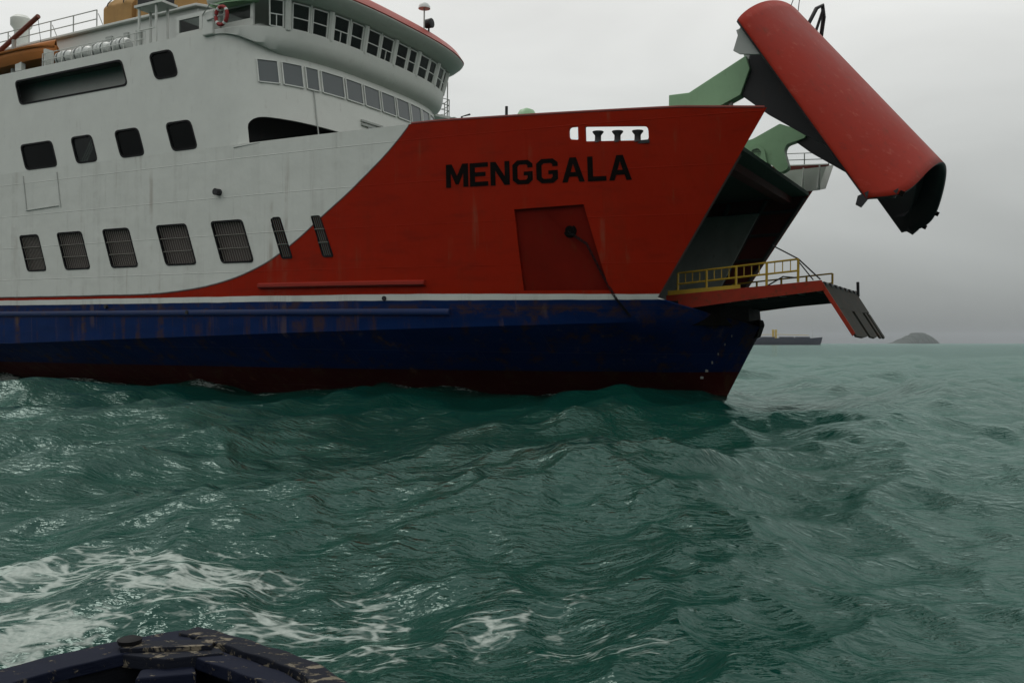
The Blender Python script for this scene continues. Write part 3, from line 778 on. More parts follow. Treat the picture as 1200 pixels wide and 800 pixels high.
for s in (-28.0, -26.75):
    for y in (-7.65, -6.95): MB().tube([(s, y, 16.45), (s, y, 18.75)], .07, 6).build('platform_leg', M['white'], stn)
MB().box((-27.5, -7.65, 17.6), (1.3, .06, .06)).build('platform_brace', M['white'], stn)
MB().box((-27.2, -7.3, 19.15), (1.8, .8, .6)).build('floodlight_box', M['dark'], stn, bevel=.05)
rail('boat_deck_rail', [(s, -7.75, 16.72) for s in np.arange(-35.6, -27.4, .82)], .75, 2, .02, 'white', ferry)
MB().box((-35.5, -7.45, 17.1), (.16, .5, 1.3)).build('raft_rack_post', M['white'], ferry)
MB().box((-37.6, -7.72, 17.1), (.55, .25, .6)).build('boat_chock', M['white'], ferry)
# life-ring bracket box at the forward end of the boat deck
bxo = MB().box((-22.62, -7.92, 17.0), (.7, .5, 1.15)).build('bridge_wing_box', M['white'], ferry, bevel=.06)
MB().tube([(-22.9, -8.2, 17.4), (-22.2, -8.4, 17.75), (-21.4, -8.4, 17.5)], .03, 6).build('bracket_rail', M['lightgrey'], bxo)
MB().tube([(-22.6, -8.2, 17.1), (-21.1, -8.35, 17.15)], .035, 6).build('bracket_rail', M['lightgrey'], bxo)

# --- mooring rollers and bitts on the forecastle
def bitt(s, y, z, h, r, parent=ferry, mat='dark'):
    return MB().lathe([(r * 1.1, 0), (r * .72, h * .2), (r * .7, h * .6), (r * 1.25, h * .86), (r * 1.25, h * .94), (r * .3, h)], (s, y, z), 14).build('mooring_roller', M[mat], parent, smooth=40)
for s, z in ((-3.18, 9.80), (-2.42, 9.76), (-1.65, 9.72)): bitt(s, -hullB(s, 9.9) + .16, z, .46, .17)
MB().box((-2.5, -hullB(-2.5, 9.7) + .28, 9.70), (2.7, .3, .12)).build('roller_seat', M['dark'], ferry)
for s in (-12.6, -11.3):
    MB().lathe([(.55, 0), (.6, .2), (.35, .4), (.35, 1.3), (.6, 1.5), (.6, 1.75)], (s, -1.5, 9.75), 14, 'Z').build('windlass_drum', M['green'], ferry, smooth=40)
MB().lathe([(.05, 0), (.45, .02), (.5, .6), (.3, .95), (.05, 1.05)], (-6.9, -5.6, 10.75), 14).build('windlass_cover', M['green'], ferry, smooth=40)
MB().tube([(-7.8, -5.7, 9.4), (-7.8, -5.7, 11.95)], .06, 6).build('jack_post', M['dark'], ferry)
MB().tube([(-9.4, -6.8, 9.4), (-9.3, -6.8, 11.45), (-8.9, -6.8, 11.5)], .04, 6).build('sounding_pipe', M['dark'], ferry)

# --- anchor pocket
def hy(s, z, d): return (s, -hullB(s, z) + d, z)
mb = MB(); n = 8
edge = []
for i in range(4):
    a, b = PK[i], PK[(i + 1) % 4]
    for k in range(n): edge.append((lerp(a[0], b[0], k / n), lerp(a[1], b[1], k / n)))
rim = [hy(a, b, -.0) for a, b in edge]; bot = [hy(a, b, .15) for a, b in edge]
m = len(edge)
mb.add(rim + bot, [(i, (i + 1) % m, m + (i + 1) % m, m + i) for i in range(m)] + [tuple(range(m, 2 * m))])
M['pocket'] = paint('grimy_red_paint', (0.125, 0.007, 0.003), .6, .35, .6, spec=.03)
pocket = mb.build('anchor_pocket', M['pocket'], ferry)
MB().lathe([(.26, .05), (.29, .10), (.21, .12), (.18, .0)], hy(-4.45, 6.55, .12), 18, 'Y').build('hawse_pipe', M['letter'], pocket, smooth=40)
# cutwater marks
M['markwhite'] = paint('draught_mark_white', (0.22, 0.22, 0.21), .6, .3, .3)
for i, z in enumerate((.75, 1.05, 1.40, 1.75, 2.15, 2.5)):
    s = sN(z) - 1.15 + .1 * i; y = hullB(s, z)
    t_ = Vector((sN(z) - .9 - s, -hullB(s + .25, z) + y, 0)).normalized()
    rot = Matrix.Rotation(math.atan2(t_.y, t_.x), 3, 'Z')
    MB().box((s, -y - .012, z), (.09 if i > 1 else .13, .03, .13 if i < 3 else .09), rot).build('draught_mark', M['markwhite'], ferry)

# --- name on the bow, one mesh for each letter
LET = {
 'M': ([(0, 0), (.2, 0), (.2, .62), (.40, .12), (.52, .12), (.72, .62), (.72, 0), (.92, 0), (.92, 1), (.68, 1), (.46, .48), (.24, 1), (0, 1)], .92),
 'E': ([(0, 0), (.72, 0), (.72, .19), (.2, .19), (.2, .42), (.62, .42), (.62, .60), (.2, .60), (.2, .81), (.72, .81), (.72, 1), (0, 1)], .72),
 'N': ([(0, 0), (.2, 0), (.2, .64), (.58, 0), (.80, 0), (.80, 1), (.60, 1), (.60, .36), (.22, 1), (0, 1)], .80),
 'G': ([(.2, 0), (.64, 0), (.82, .16), (.82, .52), (.46, .52), (.46, .36), (.62, .36), (.62, .25), (.56, .18), (.28, .18), (.2, .26), (.2, .74), (.28, .82), (.56, .82), (.62, .76), (.62, .68), (.82, .68), (.82, .84), (.64, 1), (.2, 1), (0, .82), (0, .18)], .82),
 'A': ([(0, 0), (.21, 0), (.28, .22), (.62, .22), (.69, 0), (.90, 0), (.58, 1), (.32, 1)], .90),
 'L': ([(0, 0), (.70, 0), (.70, .19), (.2, .19), (.2, 1), (0, 1)], .70)}
starts = [(523, 'M'), (551, 'E'), (575, 'N'), (601, 'G'), (629, 'G'), (659, 'A'), (689, 'L'), (714, 'A')]
sx_ = [(-9.57, 1.0), (-8.49, .80), (-7.58, .82), (-6.63, .84), (-5.63, .88), (-4.58, .89), (-3.56, .72), (-2.73, .86)]
for (s0, ww), (_, ch) in zip(sx_, starts):
    poly, w = LET[ch]; hol = [[(.345, .40), (.45, .76), (.555, .40)]] if ch == 'A' else []
    Hh = .93
    def f(d):
        def g(a, b):
            z = 8.42 + b * Hh - .012 * (s0 + 9.5); s = s0 + a / w * ww; return (s, -hullB(s, z) - d, z)
        return g
    MB().prism(poly, f(.022), f(-.01), hol).build('letter', M['letter'], hull)

# --- raised bow visor
PV, TH = (.05, 11.4), math.radians(65.7)
def vrot(s, y, z):
    a, b = s - PV[0], z - PV[1]
    return (PV[0] + a * math.cos(TH) - b * math.sin(TH), y, PV[1] + a * math.sin(TH) + b * math.cos(TH))
def visor_pt(u, k):
    """u: -1 starboard edge .. 0 nose .. 1 port edge, k: 0 bottom .. 1 top (closed position)"""
    w = 1 - abs(u); th = abs(u)
    zb = 2.85 + 1.1 * th ** 14; z = lerp(zb, lerp(10.68, 10.55, w), k)
    e = -1.2 + (.634 if z >= 3.9 else .25) * (z - 3.9); n = .055 + .49 * z
    Be = lerp(5.5, 6.1, (z - 3.9) / 6.7)
    return (lerp(e, n, max(0, 1 - th * th) ** .75), math.copysign(Be * th, u), z)
us = [math.copysign(1 - (1 - abs(x)) ** 1.5, x) for x in np.linspace(-1, 1, 61)]
rows = [[vrot(*visor_pt(u, k)) for u in us] for k in np.linspace(0, 1, 25)]
vb_ = MB().grid(rows); vme = vb_.mesh('bow_visor', recalc=False)
if vme.polygons[len(vme.polygons) // 2].normal.z < 0: vme.flip_normals()
M['visorred'] = paint('visor_red_paint', (0.255, 0.018, 0.008), .5, .18, .5, .6, spec=.08)
vn = M['visorred'].node_tree; vp = vn.nodes['Principled BSDF']
vt = NT.__new__(NT); vt.m = M['visorred']; vt.n, vt.l = vn.nodes, vn.links; vt.bsdf = vp; vt.out = vn.nodes['Material Output']
vmp = vt.new('ShaderNodeMapping'); vmp.vector_type = 'POINT'; vt.l.new(vt.coord(), vmp.inputs[0]); vmp.inputs['Rotation'].default_value = (0, -math.radians(56.7), 0); vmp.inputs['Scale'].default_value = (.35, 3.0, 3.0)
sc1 = vt.noise(vmp.outputs[0], 1.2, 6, .7)
old = vp.inputs['Base Color'].links[0].from_socket
cc_ = vt.mix(vt.math('MULTIPLY', vt.step(sc1, .55, .72), .45), old, (0.34, 0.09, 0.065))
cc_ = vt.mix(vt.math('MULTIPLY', vt.math('SUBTRACT', 1.0, vt.step(sc1, .30, .44)), .55), cc_, (0.15, 0.02, 0.014))
vt.put(vp.inputs['Base Color'], cc_)
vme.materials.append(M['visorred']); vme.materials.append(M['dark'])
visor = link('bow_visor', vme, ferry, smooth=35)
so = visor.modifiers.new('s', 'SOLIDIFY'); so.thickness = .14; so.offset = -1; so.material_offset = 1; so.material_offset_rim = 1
def vplate(name, poly, y0, y1, mat, parent=visor):
    return MB().prism(poly, lambda a, b: (a, y0, b), lambda a, b: (a, y1, b)).build(name, mat, parent)
# webs inside the visor (closed-position horizontal frames)
for k in (.12, .30, .48, .66, .82):
    out = [visor_pt(u, k) for u in np.linspace(-.97, .97, 25)]
    inn = [(lerp(p[0], -1.2 + .634 * (p[2] - 3.9), .28) - .15, p[1] * .86, p[2]) for p in out]
    mb = MB(); mb.grid([[vrot(p[0] - .1, p[1] * .985, p[2]) for p in out], [vrot(*p) for p in inn]])
    o = mb.build('visor_web', M['dark'], visor); sd = o.modifiers.new('s', 'SOLIDIFY'); sd.thickness = .05
for y in (-4.0, 4.0):
    vplate('visor_bracket', [(1.95, 13.45), (1.62, 11.65), (2.6, 10.85), (4.4, 9.65), (5.2, 9.2), (4.6, 11.5), (3.0, 13.8)], y - .12, y + .12, M['dark'])
    vplate('visor_gusset', [(1.70, 13.05), (1.25, 15.0) if y > 0 else (1.35, 14.2), (2.2, 14.5), (2.6, 13.6), (1.96, 13.0)], y - .05, y + .05, M['lightgrey'])
# starboard gusset and lugs
vplate('visor_gusset', [(1.98, 13.75), (1.72, 12.9), (1.95, 12.75), (2.9, 12.6)], -5.75, -5.65, M['lightgrey'])
vplate('visor_lug', [(6.05, 7.35), (5.98, 7.05), (6.15, 6.95), (6.35, 7.2), (6.4, 7.5)], -5.5, -5.35, M['dark'])
vplate('visor_lug', [(6.55, 7.5), (6.5, 7.25), (6.75, 7.08), (7.0, 7.3), (7.1, 7.7)], 5.2, 5.4, M['dark'])
vplate('visor_lug', [(7.1, 7.5), (7.05, 7.3), (7.2, 7.28), (7.3, 7.6)], -5.0, -4.9, M['dark'])
# seal tabs along the lower lip
for u in (-.90, .78, .92):
    p0 = Vector(vrot(*visor_pt(u, 0.0))); d = (p0 - Vector(vrot(*visor_pt(u, .05)))).normalized()
    MB().box(p0 + d * .03, (.16, .12, .18), Matrix.Rotation(.5, 3, 'Y')).build('seal_tab', M['letter'], visor)
# bow frame and wires on the visor top
def V3(u, k, up=0.0):
    p = visor_pt(u, k); q = Vector(vrot(*p)); return q + Vector((up * .45, 0, up))
pts = [V3(.10, .97), V3(.12, .97, .55) + Vector((.05, 0, .1)), V3(.16, .955, .95), V3(.20, .93, .7), V3(.24, .90, 0)]
fr_ = MB().tube(pts, .09, 6).build('fairlead_frame', M['dark'], visor, smooth=50)
MB().tube([V3(.15, .94, .85), V3(.17, .93, 0)], .06, 6).build('frame_bar', M['dark'], fr_)
for u, k, dx in ((-.30, .99, .55), (-.10, 1.0, .15)):
    a = V3(u, k); MB().tube([a, a + Vector((dx * .2, 0, .3)), a + Vector((dx * .8, .2, 1.4))], .018, 5).build('visor_wire', M['dark'], visor)

# --- hinge arms
def arm(y, poly, w=.55):
    o = MB().prism(poly, lambda a, b: (a, y - w / 2, b), lambda a, b: (a, y + w / 2, b)).build('hinge_arm', M['green'], ferry, bevel=.03)
    return o
a1 = arm(-4.0, [(-1.25, 11.25), (-1.25, 11.98), (-.43, 11.98), (1.78, 13.12), (1.95, 12.6), (1.60, 11.65), (.9, 11.35), (.5, 10.6), (-.3, 10.6)])
a2 = arm(4.0, rounded([(-1.25, 11.0), (-1.25, 11.5), (.0, 11.66), (1.25, 12.25), (2.45, 11.75), (2.38, 11.5), (1.55, 11.28), (1.45, 11.0), (1.68, 10.2), (1.3, 9.98), (.9, 10.4), (.6, 10.6), (-.3, 10.5)], [.02, .02, .1, .05, .02, .05, .2, .15, .15, .2, .1, .05, .05]))
for y, o in ((-4, a1), (4, a2)):
    MB().lathe([(.25, -.42), (.25, .42)], (.2, y, 10.95), 14, 'Y').build('hinge_pin', M['dark'], o)
    for dy in (-.38, .38):
        MB().prism(rounded([(-.55, 9.36), (.95, 9.36), (.6, 11.1), (.2, 11.45), (-.2, 11.1)], .1), lambda a, b: (a, y + dy - .04, b), lambda a, b: (a, y + dy + .04, b)).build('hinge_plate', M['green'], o)
MB().tube([(1.0, -4, 9.4), (1.15, -4, 11.5)], .11, 8).build('lift_cylinder', M['lightgrey'], a1)
MB().tube([(-.25, 4.3, 9.4), (-.2, 4.3, 11.05)], .18, 8).build('locking_cylinder', M['yellow'], a2)
# port bulwark inner face with stays and rail
pw = [(s, hullB(s, 10) - .32) for s in np.linspace(.2, 3.0, 8)]
inn = MB(); inn.grid([[(s, b, 9.4 + .0 * s) for s, b in pw], [(s + .35, b + .03, 10.5) for s, b in pw]])
inn.build('bulwark_lining', M['whiteclean'], ferry)
for s in (.9, 1.9, 2.7):
    b = hullB(s, 9.6) - .33
    MB().prism([(b, 9.37), (b, 10.5), (b - .12, 10.5), (b - .6, 9.37)], lambda a, c: (s, a, c), lambda a, c: (s + .05, a, c)).build('bulwark_stay', M['whiteclean'], ferry)
rail('bulwark_rail', [(s, hullB(s, 10.7) - .05, ztop(s)) for s in np.linspace(-1.6, 3.0, 5)], .62, 2, .022, 'lightgrey', ferry)

# --- bow ramp with yellow railing and folding flap
def rz(s): return lerp(3.98, 4.5, (s + 1.3) / 5.87)
ramp = MB().prism([(-1.35, rz(-1.35)), (4.57, rz(4.57)), (4.57, rz(4.57) - .12), (-1.35, rz(-1.35) - .12)], lambda a, b: (a, -3.9, b), lambda a, b: (a, 3.9, b)).build('bow_ramp', M['ramp'], ferry)
for y in (-3.98, 3.98):
    MB().prism([(-1.35, rz(-1.35) + .10), (4.6, rz(4.57) + .06), (4.7, rz(4.57) - .32), (1.8, rz(1.8) - .40), (-1.3, rz(-1.3) - .52)], lambda a, b: (a, y - .08, b), lambda a, b: (a, y + .08, b)).build('ramp_girder', M['rampred'], ramp)
for y in (-2.6, -1.3, 0, 1.3, 2.6):
    MB().box((1.6, y, rz(1.6) - .30), (5.7, .09, .34), Matrix.Rotation(-math.atan(.52 / 5.87), 3, 'Y')).build('ramp_beam', M['inner'], ramp)
for s in np.arange(-.6, 4.5, .72):
    MB().box((s, 0, rz(s) - .24), (.08, 7.8, .22)).build('ramp_crossbeam', M['lightgrey'], ramp)
MB().prism([(-1.3, rz(-1.3) + .1), (1.6, rz(1.6) + .08), (1.6, rz(1.6) + .22), (-1.3, rz(-1.3) + .28)], lambda a, b: (a, -4.02, b), lambda a, b: (a, -3.98, b)).build('ramp_kerb', M['yellow'], ramp)
def ramp_rail(y, s0, s1, n, mat, balusters):
    P_ = [(lerp(s0, s1, i / n), y, rz(lerp(s0, s1, i / n)) + .08) for i in range(n + 1)]
    o = rail('ramp_railing', P_, .86, 2, .04, mat, ramp)
    if balusters:
        for i in range(n * 4):
            if i % 4 == 0: continue
            s = lerp(s0, s1, i / (n * 4)); MB().tube([(s, y + .03, rz(s) + .5), (s, y + .03, rz(s) + .92)], .02, 5).build('baluster', M[mat], o)
    return o
ramp_rail(-3.95, -.9, 3.75, 4, 'yellow', True)
ramp_rail(3.95, -.9, 3.6, 4, 'yellow', False)
M['tie'] = M['dark']
MB().tube([(2.75, -3.95, rz(2.7) + 1.6), (3.75, -3.95, rz(3.7) + .95), (4.55, -3.95, rz(4.5) + .1)], .03, 6).build('ramp_stay', M['dark'], ramp)
MB().tube([(3.72, -3.95, rz(3.7) + .9), (4.3, -3.95, rz(4.3) + .1)], .025, 6).build('ramp_stay', M['dark'], ramp)
MB().tube([(2.6, -3.95, rz(2.7) + .05), (3.2, -3.95, rz(3.2) + .35), (3.7, -3.95, rz(3.7) + .25)], .03, 6).build('ramp_stay', M['dark'], ramp)
# flap
ft, fb = Vector((4.62, 0, 4.47)), Vector((5.86, 0, 2.48))
fd = (fb - ft); fn = Vector((-fd.z, 0, fd.x)).normalized()
flap = MB()
def fl(y, k, d): p = ft + fd * k + fn * d; return (p.x, y, p.z)
def fplate(name, y0, y1, k1, mat, th=.1, k0=0.0, parent=None, n=8):
    poly = [(y0, k0), (y1, k0), (y1, k1 - .03), ((y0 + y1) / 2, k1), (y0, k1 - .02)]
    return MB().prism(poly, lambda a, b: fl(a, b, 0), lambda a, b: fl(a, b, -th)).build(name, mat, parent)
flapo = fplate('ramp_flap', -3.95, 3.95, .48, M['ramp'], .09, 0, ramp)
for y0, y1 in ((-3.9, -1.1), (-.45, 1.65), (2.3, 2.9), (3.3, 3.9)): fplate('flap_finger', y0, y1, 1.0, M['ramp'], .08, .47, flapo)
MB().prism([(-.01, .0), (.0, .95), (.14, .93), (.14, 0)], lambda a, b: fl(-4.02, b, a - .12), lambda a, b: fl(-3.93, b, a - .12)).build('flap_edge', M['rampred'], flapo)
for y in (-.8, 2.2):
    MB().prism([(-.02, .1), (-.02, .9), (.08, .9), (.08, .1)], lambda a, b: fl(y - .06, b, -.1 - a), lambda a, b: fl(y + .06, b, -.1 - a)).build('flap_stiffener', M['dark'], flapo)
for y in np.linspace(-3.3, 3.3, 7):
    MB().lathe([(.10, -.25), (.10, .25)], (4.6, y, 4.44), 10, 'Y').build('flap_hinge', M['dark'], flapo)
MB().tube([(4.7, 3.95, 4.3), (4.68, 3.95, 4.95)], .07, 6).build('flap_post', M['dark'], flapo)

# ================================================================== things carried by the ferry
def on_ship(name, pos, label, cat, group=None):
    o = empty(name, SHIP @ Matrix.Translation(pos)); return tag(o, label, cat, group)
# lifeboat
lb = on_ship('lifeboat', (-39.4, -7.1, 17.0), 'orange lifeboat in its davit on the ferry boat deck, cut off by the left edge', 'lifeboat')
secs = []
for i in range(17):
    x = -4.0 + 8.0 * i / 16; k = abs(x) / 4.0; b = 1.05 * (1 - k ** 2.6) ** .6 + .03; sh = .25 * k ** 2
    secs.append([(x, -b, .85 + sh), (x, -b * .96, .5 + sh), (x, -b * .75, .15 + sh * 1.2), (x, 0, 0 + sh * 1.6), (x, b * .75, .15 + sh * 1.2), (x, b * .96, .5 + sh), (x, b, .85 + sh)])
o = MB().grid(secs).build('boat_hull', M['orange'], lb, smooth=40); o.modifiers.new('s', 'SOLIDIFY').thickness = .05
cv_ = []
for sct in secs:
    x, b, z = sct[0][0], abs(sct[0][1]) + .05, sct[0][2]
    cv_.append([(x, -b, z - .12), (x, -b, z + .02), (x, -b * .6, z + .22), (x, 0, z + .30), (x, b * .6, z + .22), (x, b, z + .02), (x, b, z - .12)])
o = MB().grid(cv_).build('boat_cover', M['orange'], lb, smooth=40); o.modifiers.new('s', 'SOLIDIFY').thickness = .03
# life raft canisters
rl = ['white life raft canister beside the bow of the orange lifeboat', 'second white life raft canister from the orange lifeboat', 'third white life raft canister from the orange lifeboat', 'white life raft canister farthest from the orange lifeboat']
for i in range(4):
    cr = on_ship('life_raft_canister', (-34.3 + 1.48 * i, -7.25, 17.20), rl[i], 'life raft', 'white life raft canisters on the boat deck')
    cy = MB().lathe([(.05, -.64), (.26, -.62), (.36, -.5), (.38, -.04), (.41, -.04), (.41, .04), (.38, .04), (.36, .5), (.26, .62), (.05, .64)], (0, 0, 0), 18, 'X').build('canister', M['raft'], cr, smooth=40)
    for dx in (-.32, .32):
        MB().lathe([(.375, -.03), (.39, -.03), (.39, .03), (.375, .03)], (dx, 0, 0), 18, 'X').build('strap', M['grey'], cy)
        MB().box((dx, 0, -.42), (.1, .7, .22)).build('cradle', M['lightgrey'], cr)
# tan canvas covered bales on the deckhouse roof
def bale(s, L, W, H, label):
    b = on_ship('canvas_covered_bale', (s, -3.9, 19.3), label, 'bale', 'tan canvas covered bales on the deckhouse roof')
    prof = rounded([(-W / 2, 0), (W / 2, 0), (W / 2, H * .72), (W * .3, H), (-W * .3, H), (-W / 2, H * .72)], .12)
    rows = []
    for i in range(9):
        x = lerp(-L / 2, L / 2, i / 8); k = 1 - .05 * abs(math.sin(i * 1.7)) - (.07 if i in (0, 8) else 0)
        rows.append([(x, p[0] * k, p[1] * k) for p in prof] + [(x, prof[0][0] * k, prof[0][1] * k)])
    mb = MB().grid(rows); n = len(prof)
    mb.f.append(tuple(range(n))[::-1]); mb.f.append(tuple(8 * (n + 1) + i for i in range(n)))
    o = mb.build('canvas', M['tan'], b, smooth=45)
    for x in (-L * .3, L * .28):
        pts = [(x, p[0] * 1.03, p[1] * 1.015 + .01) for p in prof]
        MB().tube(pts, .03, 5).build('lashing', M['dark'], o)
bale(-33.2, 2.3, 2.2, 1.95, 'tan canvas covered bale with dark lashing nearest the railing on the upper deck')
bale(-29.2, 4.6, 2.4, 2.1, 'long tan canvas covered bale nearest the bridge, behind the white floodlight platform')
# lifebuoy
lbz = on_ship('lifebuoy', (-21.4, -8.45, 17.05), 'red lifebuoy hanging at the forward end of the boat deck below the bridge roof', 'lifebuoy')
ring = [(.36 * math.cos(a), 0, .42 * math.sin(a)) for a in np.linspace(0, 2 * math.pi, 25)]
o = MB().tube(ring, .085, 8, cap=False).build('ring', M['lifered'], lbz, smooth=True)
for a in (0.6, 2.2, 3.9, 5.3):
    seg = [(.36 * math.cos(a + d), 0, .42 * math.sin(a + d)) for d in (-.14, 0, .14)]
    MB().tube(seg, .09, 8).build('reflective_band', M['raft'], o)
# anchor chain
ch = on_ship('anchor_chain', (-4.4, -hullB(-4.4, 6.3), 6.3), 'rusty anchor chain slanting down the bow from the dark hawse hole', 'chain')
pa = [Vector(hy(-4.4, 6.45, .1)), Vector(hy(-3.75, 6.0, .05)), Vector(hy(-3.25, 4.9, .05)), Vector(hy(-2.75, 3.95, -.05)), Vector(hy(-2.3, 3.2, -.05))]
o0 = pa[0].copy()
tot = 46; first = None
def along(t):
    x = t * (len(pa) - 1); i = min(int(x), len(pa) - 2); return pa[i].lerp(pa[i + 1], x - i)
ringp = [Vector((.07 * math.cos(a) * 1.6, .045 * math.sin(a), 0)) for a in np.linspace(0, 2 * math.pi, 11)]
lm = MB().tube(ringp, .012, 5, cap=False).mesh('chain_link'); lm.materials.append(M['rubber'])
for k in range(tot):
    p, q = along(k / tot), along((k + .5) / tot); d = (q - p).normalized()
    o = bpy.data.objects.new('chain_link', lm); col.objects.link(o); o.parent = ch
    rot = d.to_track_quat('X', 'Z').to_matrix().to_4x4() @ Matrix.Rotation(math.pi / 2 * (k % 2), 4, 'X')
    o.matrix_local = Matrix.Translation(p - Vector((-4.4, -hullB(-4.4, 6.3), 6.3))) @ rot

# ================================================================== far things
cs = empty('cargo_ship', Matrix.Translation((352, 1190, 0)) @ Matrix.Rotation(rd(-6), 4, 'Z'))
tag(cs, 'distant dark cargo ship with yellow deck cranes on the horizon behind the ferry', 'cargo ship')
def cship():
    prof = []
    for x in np.linspace(-75, 46, 28):
        k = max(0, (x - 24) / 22); b = 9.5 * (1 - min(k, 1) ** 2.2) + .1; z = 8.6 + 1.2 * max(0, (x - 32) / 14)
        prof.append([(x - 2.5 * k, -b * .7, -2), (x, -b, 3), (x + 1.6 * k, -b, z), (x + 1.6 * k, b, z), (x, b, 3), (x - 2.5 * k, b * .7, -2)])
    mb = MB().grid(prof); mb.f.append(tuple(range(6))); mb.f.append(tuple(27 * 6 + i for i in range(6))[::-1])
    mb.build('hull', M['farhull'], cs, smooth=30)
    for x in (-45, -22, 2, 22): MB().box((x, 0, 9.4), (17, 13, 1.7)).build('hatch_cover', M['farhull'], cs, bevel=.2)
    MB().box((-62, 0, 16), (14, 16, 15)).build('deckhouse', M['farwhite'], cs, bevel=.3)
    for x in (-14.5, -11.0):
        o = MB().tube([(x, 0, 8.5), (x, 0, 19.0)], 1.4, 10).build('crane_tower', M['faryellow'], cs, smooth=40)
        MB().box((x, 0, 17.8), (2.6, 3.0, 3.6)).build('crane_cab', M['faryellow'], o, bevel=.2)
    MB().tube([(-11.5, -1.5, 13.5), (30, -1.5, 12.2)], .35, 6).build('crane_jib', M['faryellow'], cs)
    MB().tube([(-14.5, -1.5, 13.5), (-36, -1.5, 12.6)], .35, 6).build('crane_jib', M['faryellow'], cs)
    MB().tube([(35, 0, 9), (35, 0, 19)], .25, 6).build('foremast', M['farwhite'], cs)
cship()

def make_island():
    rng = np.random.default_rng(5); cx, cy = 1958.0, 4500.0; n, m = 90, 40
    prof = [(-115, 0), (-95, 2), (-80, 7), (-60, 18), (-40, 27), (-20, 38), (0, 49), (20, 53), (45, 50), (65, 42), (82, 26), (92, 12), (98, 0), (110, -6)]
    xs = np.linspace(-118, 105, n); hp = np.interp(xs, [p[0] for p in prof], [p[1] for p in prof])
    rows = []
    for j in range(m):
        v = -1 + 2 * j / (m - 1); row = []
        for i in range(n):
            nz = 2.4 * math.sin(xs[i] * .21 + 3 * v) + 1.8 * math.sin(xs[i] * .47 + 7 * v) + rng.normal(0, .9)
            z = hp[i] * max(0, 1 - abs(v) ** 2.6) + (nz * min(1, hp[i] / 12) if abs(v) < .98 else 0) - (2 if abs(v) > .98 else 0)
            row.append((xs[i], v * 95, z - .5))
        rows.append(row)
    t = NT('island_forest')
    nn = t.noise(t.coord(), .08, 5); t.put(t.bsdf.inputs['Base Color'], t.mix(nn, (0.018, 0.030, 0.020), (0.04, 0.052, 0.036))); t.bsdf.inputs['Roughness'].default_value = .9
    o = MB().grid(rows).build('island', t.m, None, smooth=True); o.location = (cx, cy, 0)
    if o.data.polygons[len(o.data.polygons) // 2].normal.z < 0: o.data.flip_normals()
    return tag(o, kind='structure')
make_island()

# ================================================================== the small wooden boat in the foreground
def wood(name, c1, c2, chip):
    t = NT(name); co = t.coord()
    n = t.noise(t.mapped((1.0, 2.2, 1.0), src=co), 9.0, 8, .75, .6); g = t.noise(t.mapped((6, 6, 40), src=co), 2.0, 4)
    wd = t.mix(g, (0.09, 0.075, 0.055), (0.21, 0.185, 0.14))
    pt = t.mix(t.noise(co, 14, 4), c1, c2)
    m = t.step(t.math('ADD', n, t.math('MULTIPLY', t.math('SUBTRACT', t.noise(co, 22, 5), .5), .35)), chip, chip + .06)
    t.put(t.bsdf.inputs['Base Color'], t.mix(m, pt, wd)); t.bsdf.inputs['Roughness'].default_value = .75; t.bsdf.inputs['Specular IOR Level'].default_value = .12
    t.put(t.bsdf.inputs['Normal'], t.bump(t.math('ADD', m, t.math('MULTIPLY', g, .6)), .6, .008))
    return t.m
M['boatblue'] = wood('worn_blue_wood', (0.003, 0.005, 0.014), (0.006, 0.009, 0.022), .60)
M['boatworn'] = wood('weathered_plank', (0.005, 0.007, 0.014), (0.010, 0.012, 0.018), .53)
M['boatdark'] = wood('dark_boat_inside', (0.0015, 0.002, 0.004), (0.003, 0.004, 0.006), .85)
def smoothpath(pts, n=10):
    out = []
    for i in range(len(pts) - 1):
        p0, p1, p2, p3 = [Vector(pts[max(0, min(len(pts) - 1, j))]) for j in (i - 1, i, i + 1, i + 2)]
        for k in range(n):
            t = k / n; out.append(.5 * ((2 * p1) + (-p0 + p2) * t + (2 * p0 - 5 * p1 + 4 * p2 - p3) * t * t + (-p0 + 3 * p1 - 3 * p2 + p3) * t ** 3))
    out.append(Vector(pts[-1])); return out
ORG = Vector((-1.42, 4.08, 0))
left = [(-1.42, 4.08, 1.0), (-1.76, 3.86, .99), (-2.08, 3.48, .98), (-2.45, 2.6, .95), (-2.6, 1.2, .91), (-2.5, -2.4, .90)]
right = [(-1.42, 4.08, 1.0), (-1.08, 3.87, .99), (-.72, 3.58, .975), (-.32, 2.95, .95), (.22, 1.6, .91), (.6, 0, .90), (.5, -2.4, .90)]
LPth, RPth = [[p - ORG for p in smoothpath(q)] for q in (left, right)]
wb = empty('wooden_boat', Matrix.Translation(ORG + Vector((0, 0, -.085))))
tag(wb, 'worn dark blue wooden boat bow poking into the lower left corner', 'boat')
CEN = Vector((-1.05, .8, 0)) - ORG
def inward(path, i):
    d = (path[min(i + 1, len(path) - 1)] - path[max(i - 1, 0)]); d.z = 0; d.normalize()
    a = Vector((-d.y, d.x, 0)); return a if a.dot(CEN - path[i]) > 0 else -a
def strip(path, o0, o1, z0, z1, name, mat, i0=0, i1=None, wob=0.0):
    """plank following the gunwale between inward offsets o0..o1, heights z0..z1"""
    i1 = i1 or len(path); rows = [[], [], [], [], []]
    for i in range(i0, i1):
        p, a = path[i], inward(path, i); w = wob * math.sin(i * 1.3 + o0 * 20)
        for r, (o, z) in zip(rows, ((o0, z0), (o1, z0), (o1 + w, z1), (o0 + w, z1), (o0, z0))): r.append(tuple(p + a * o + Vector((0, 0, z))))
    n = len(rows[0]); mb = MB().grid(rows); mb.f.append((0, n, 2 * n, 3 * n)); mb.f.append((n - 1, 2 * n - 1, 3 * n - 1, 4 * n - 1))
    return mb.build(name, mat, wb, bevel=.006)
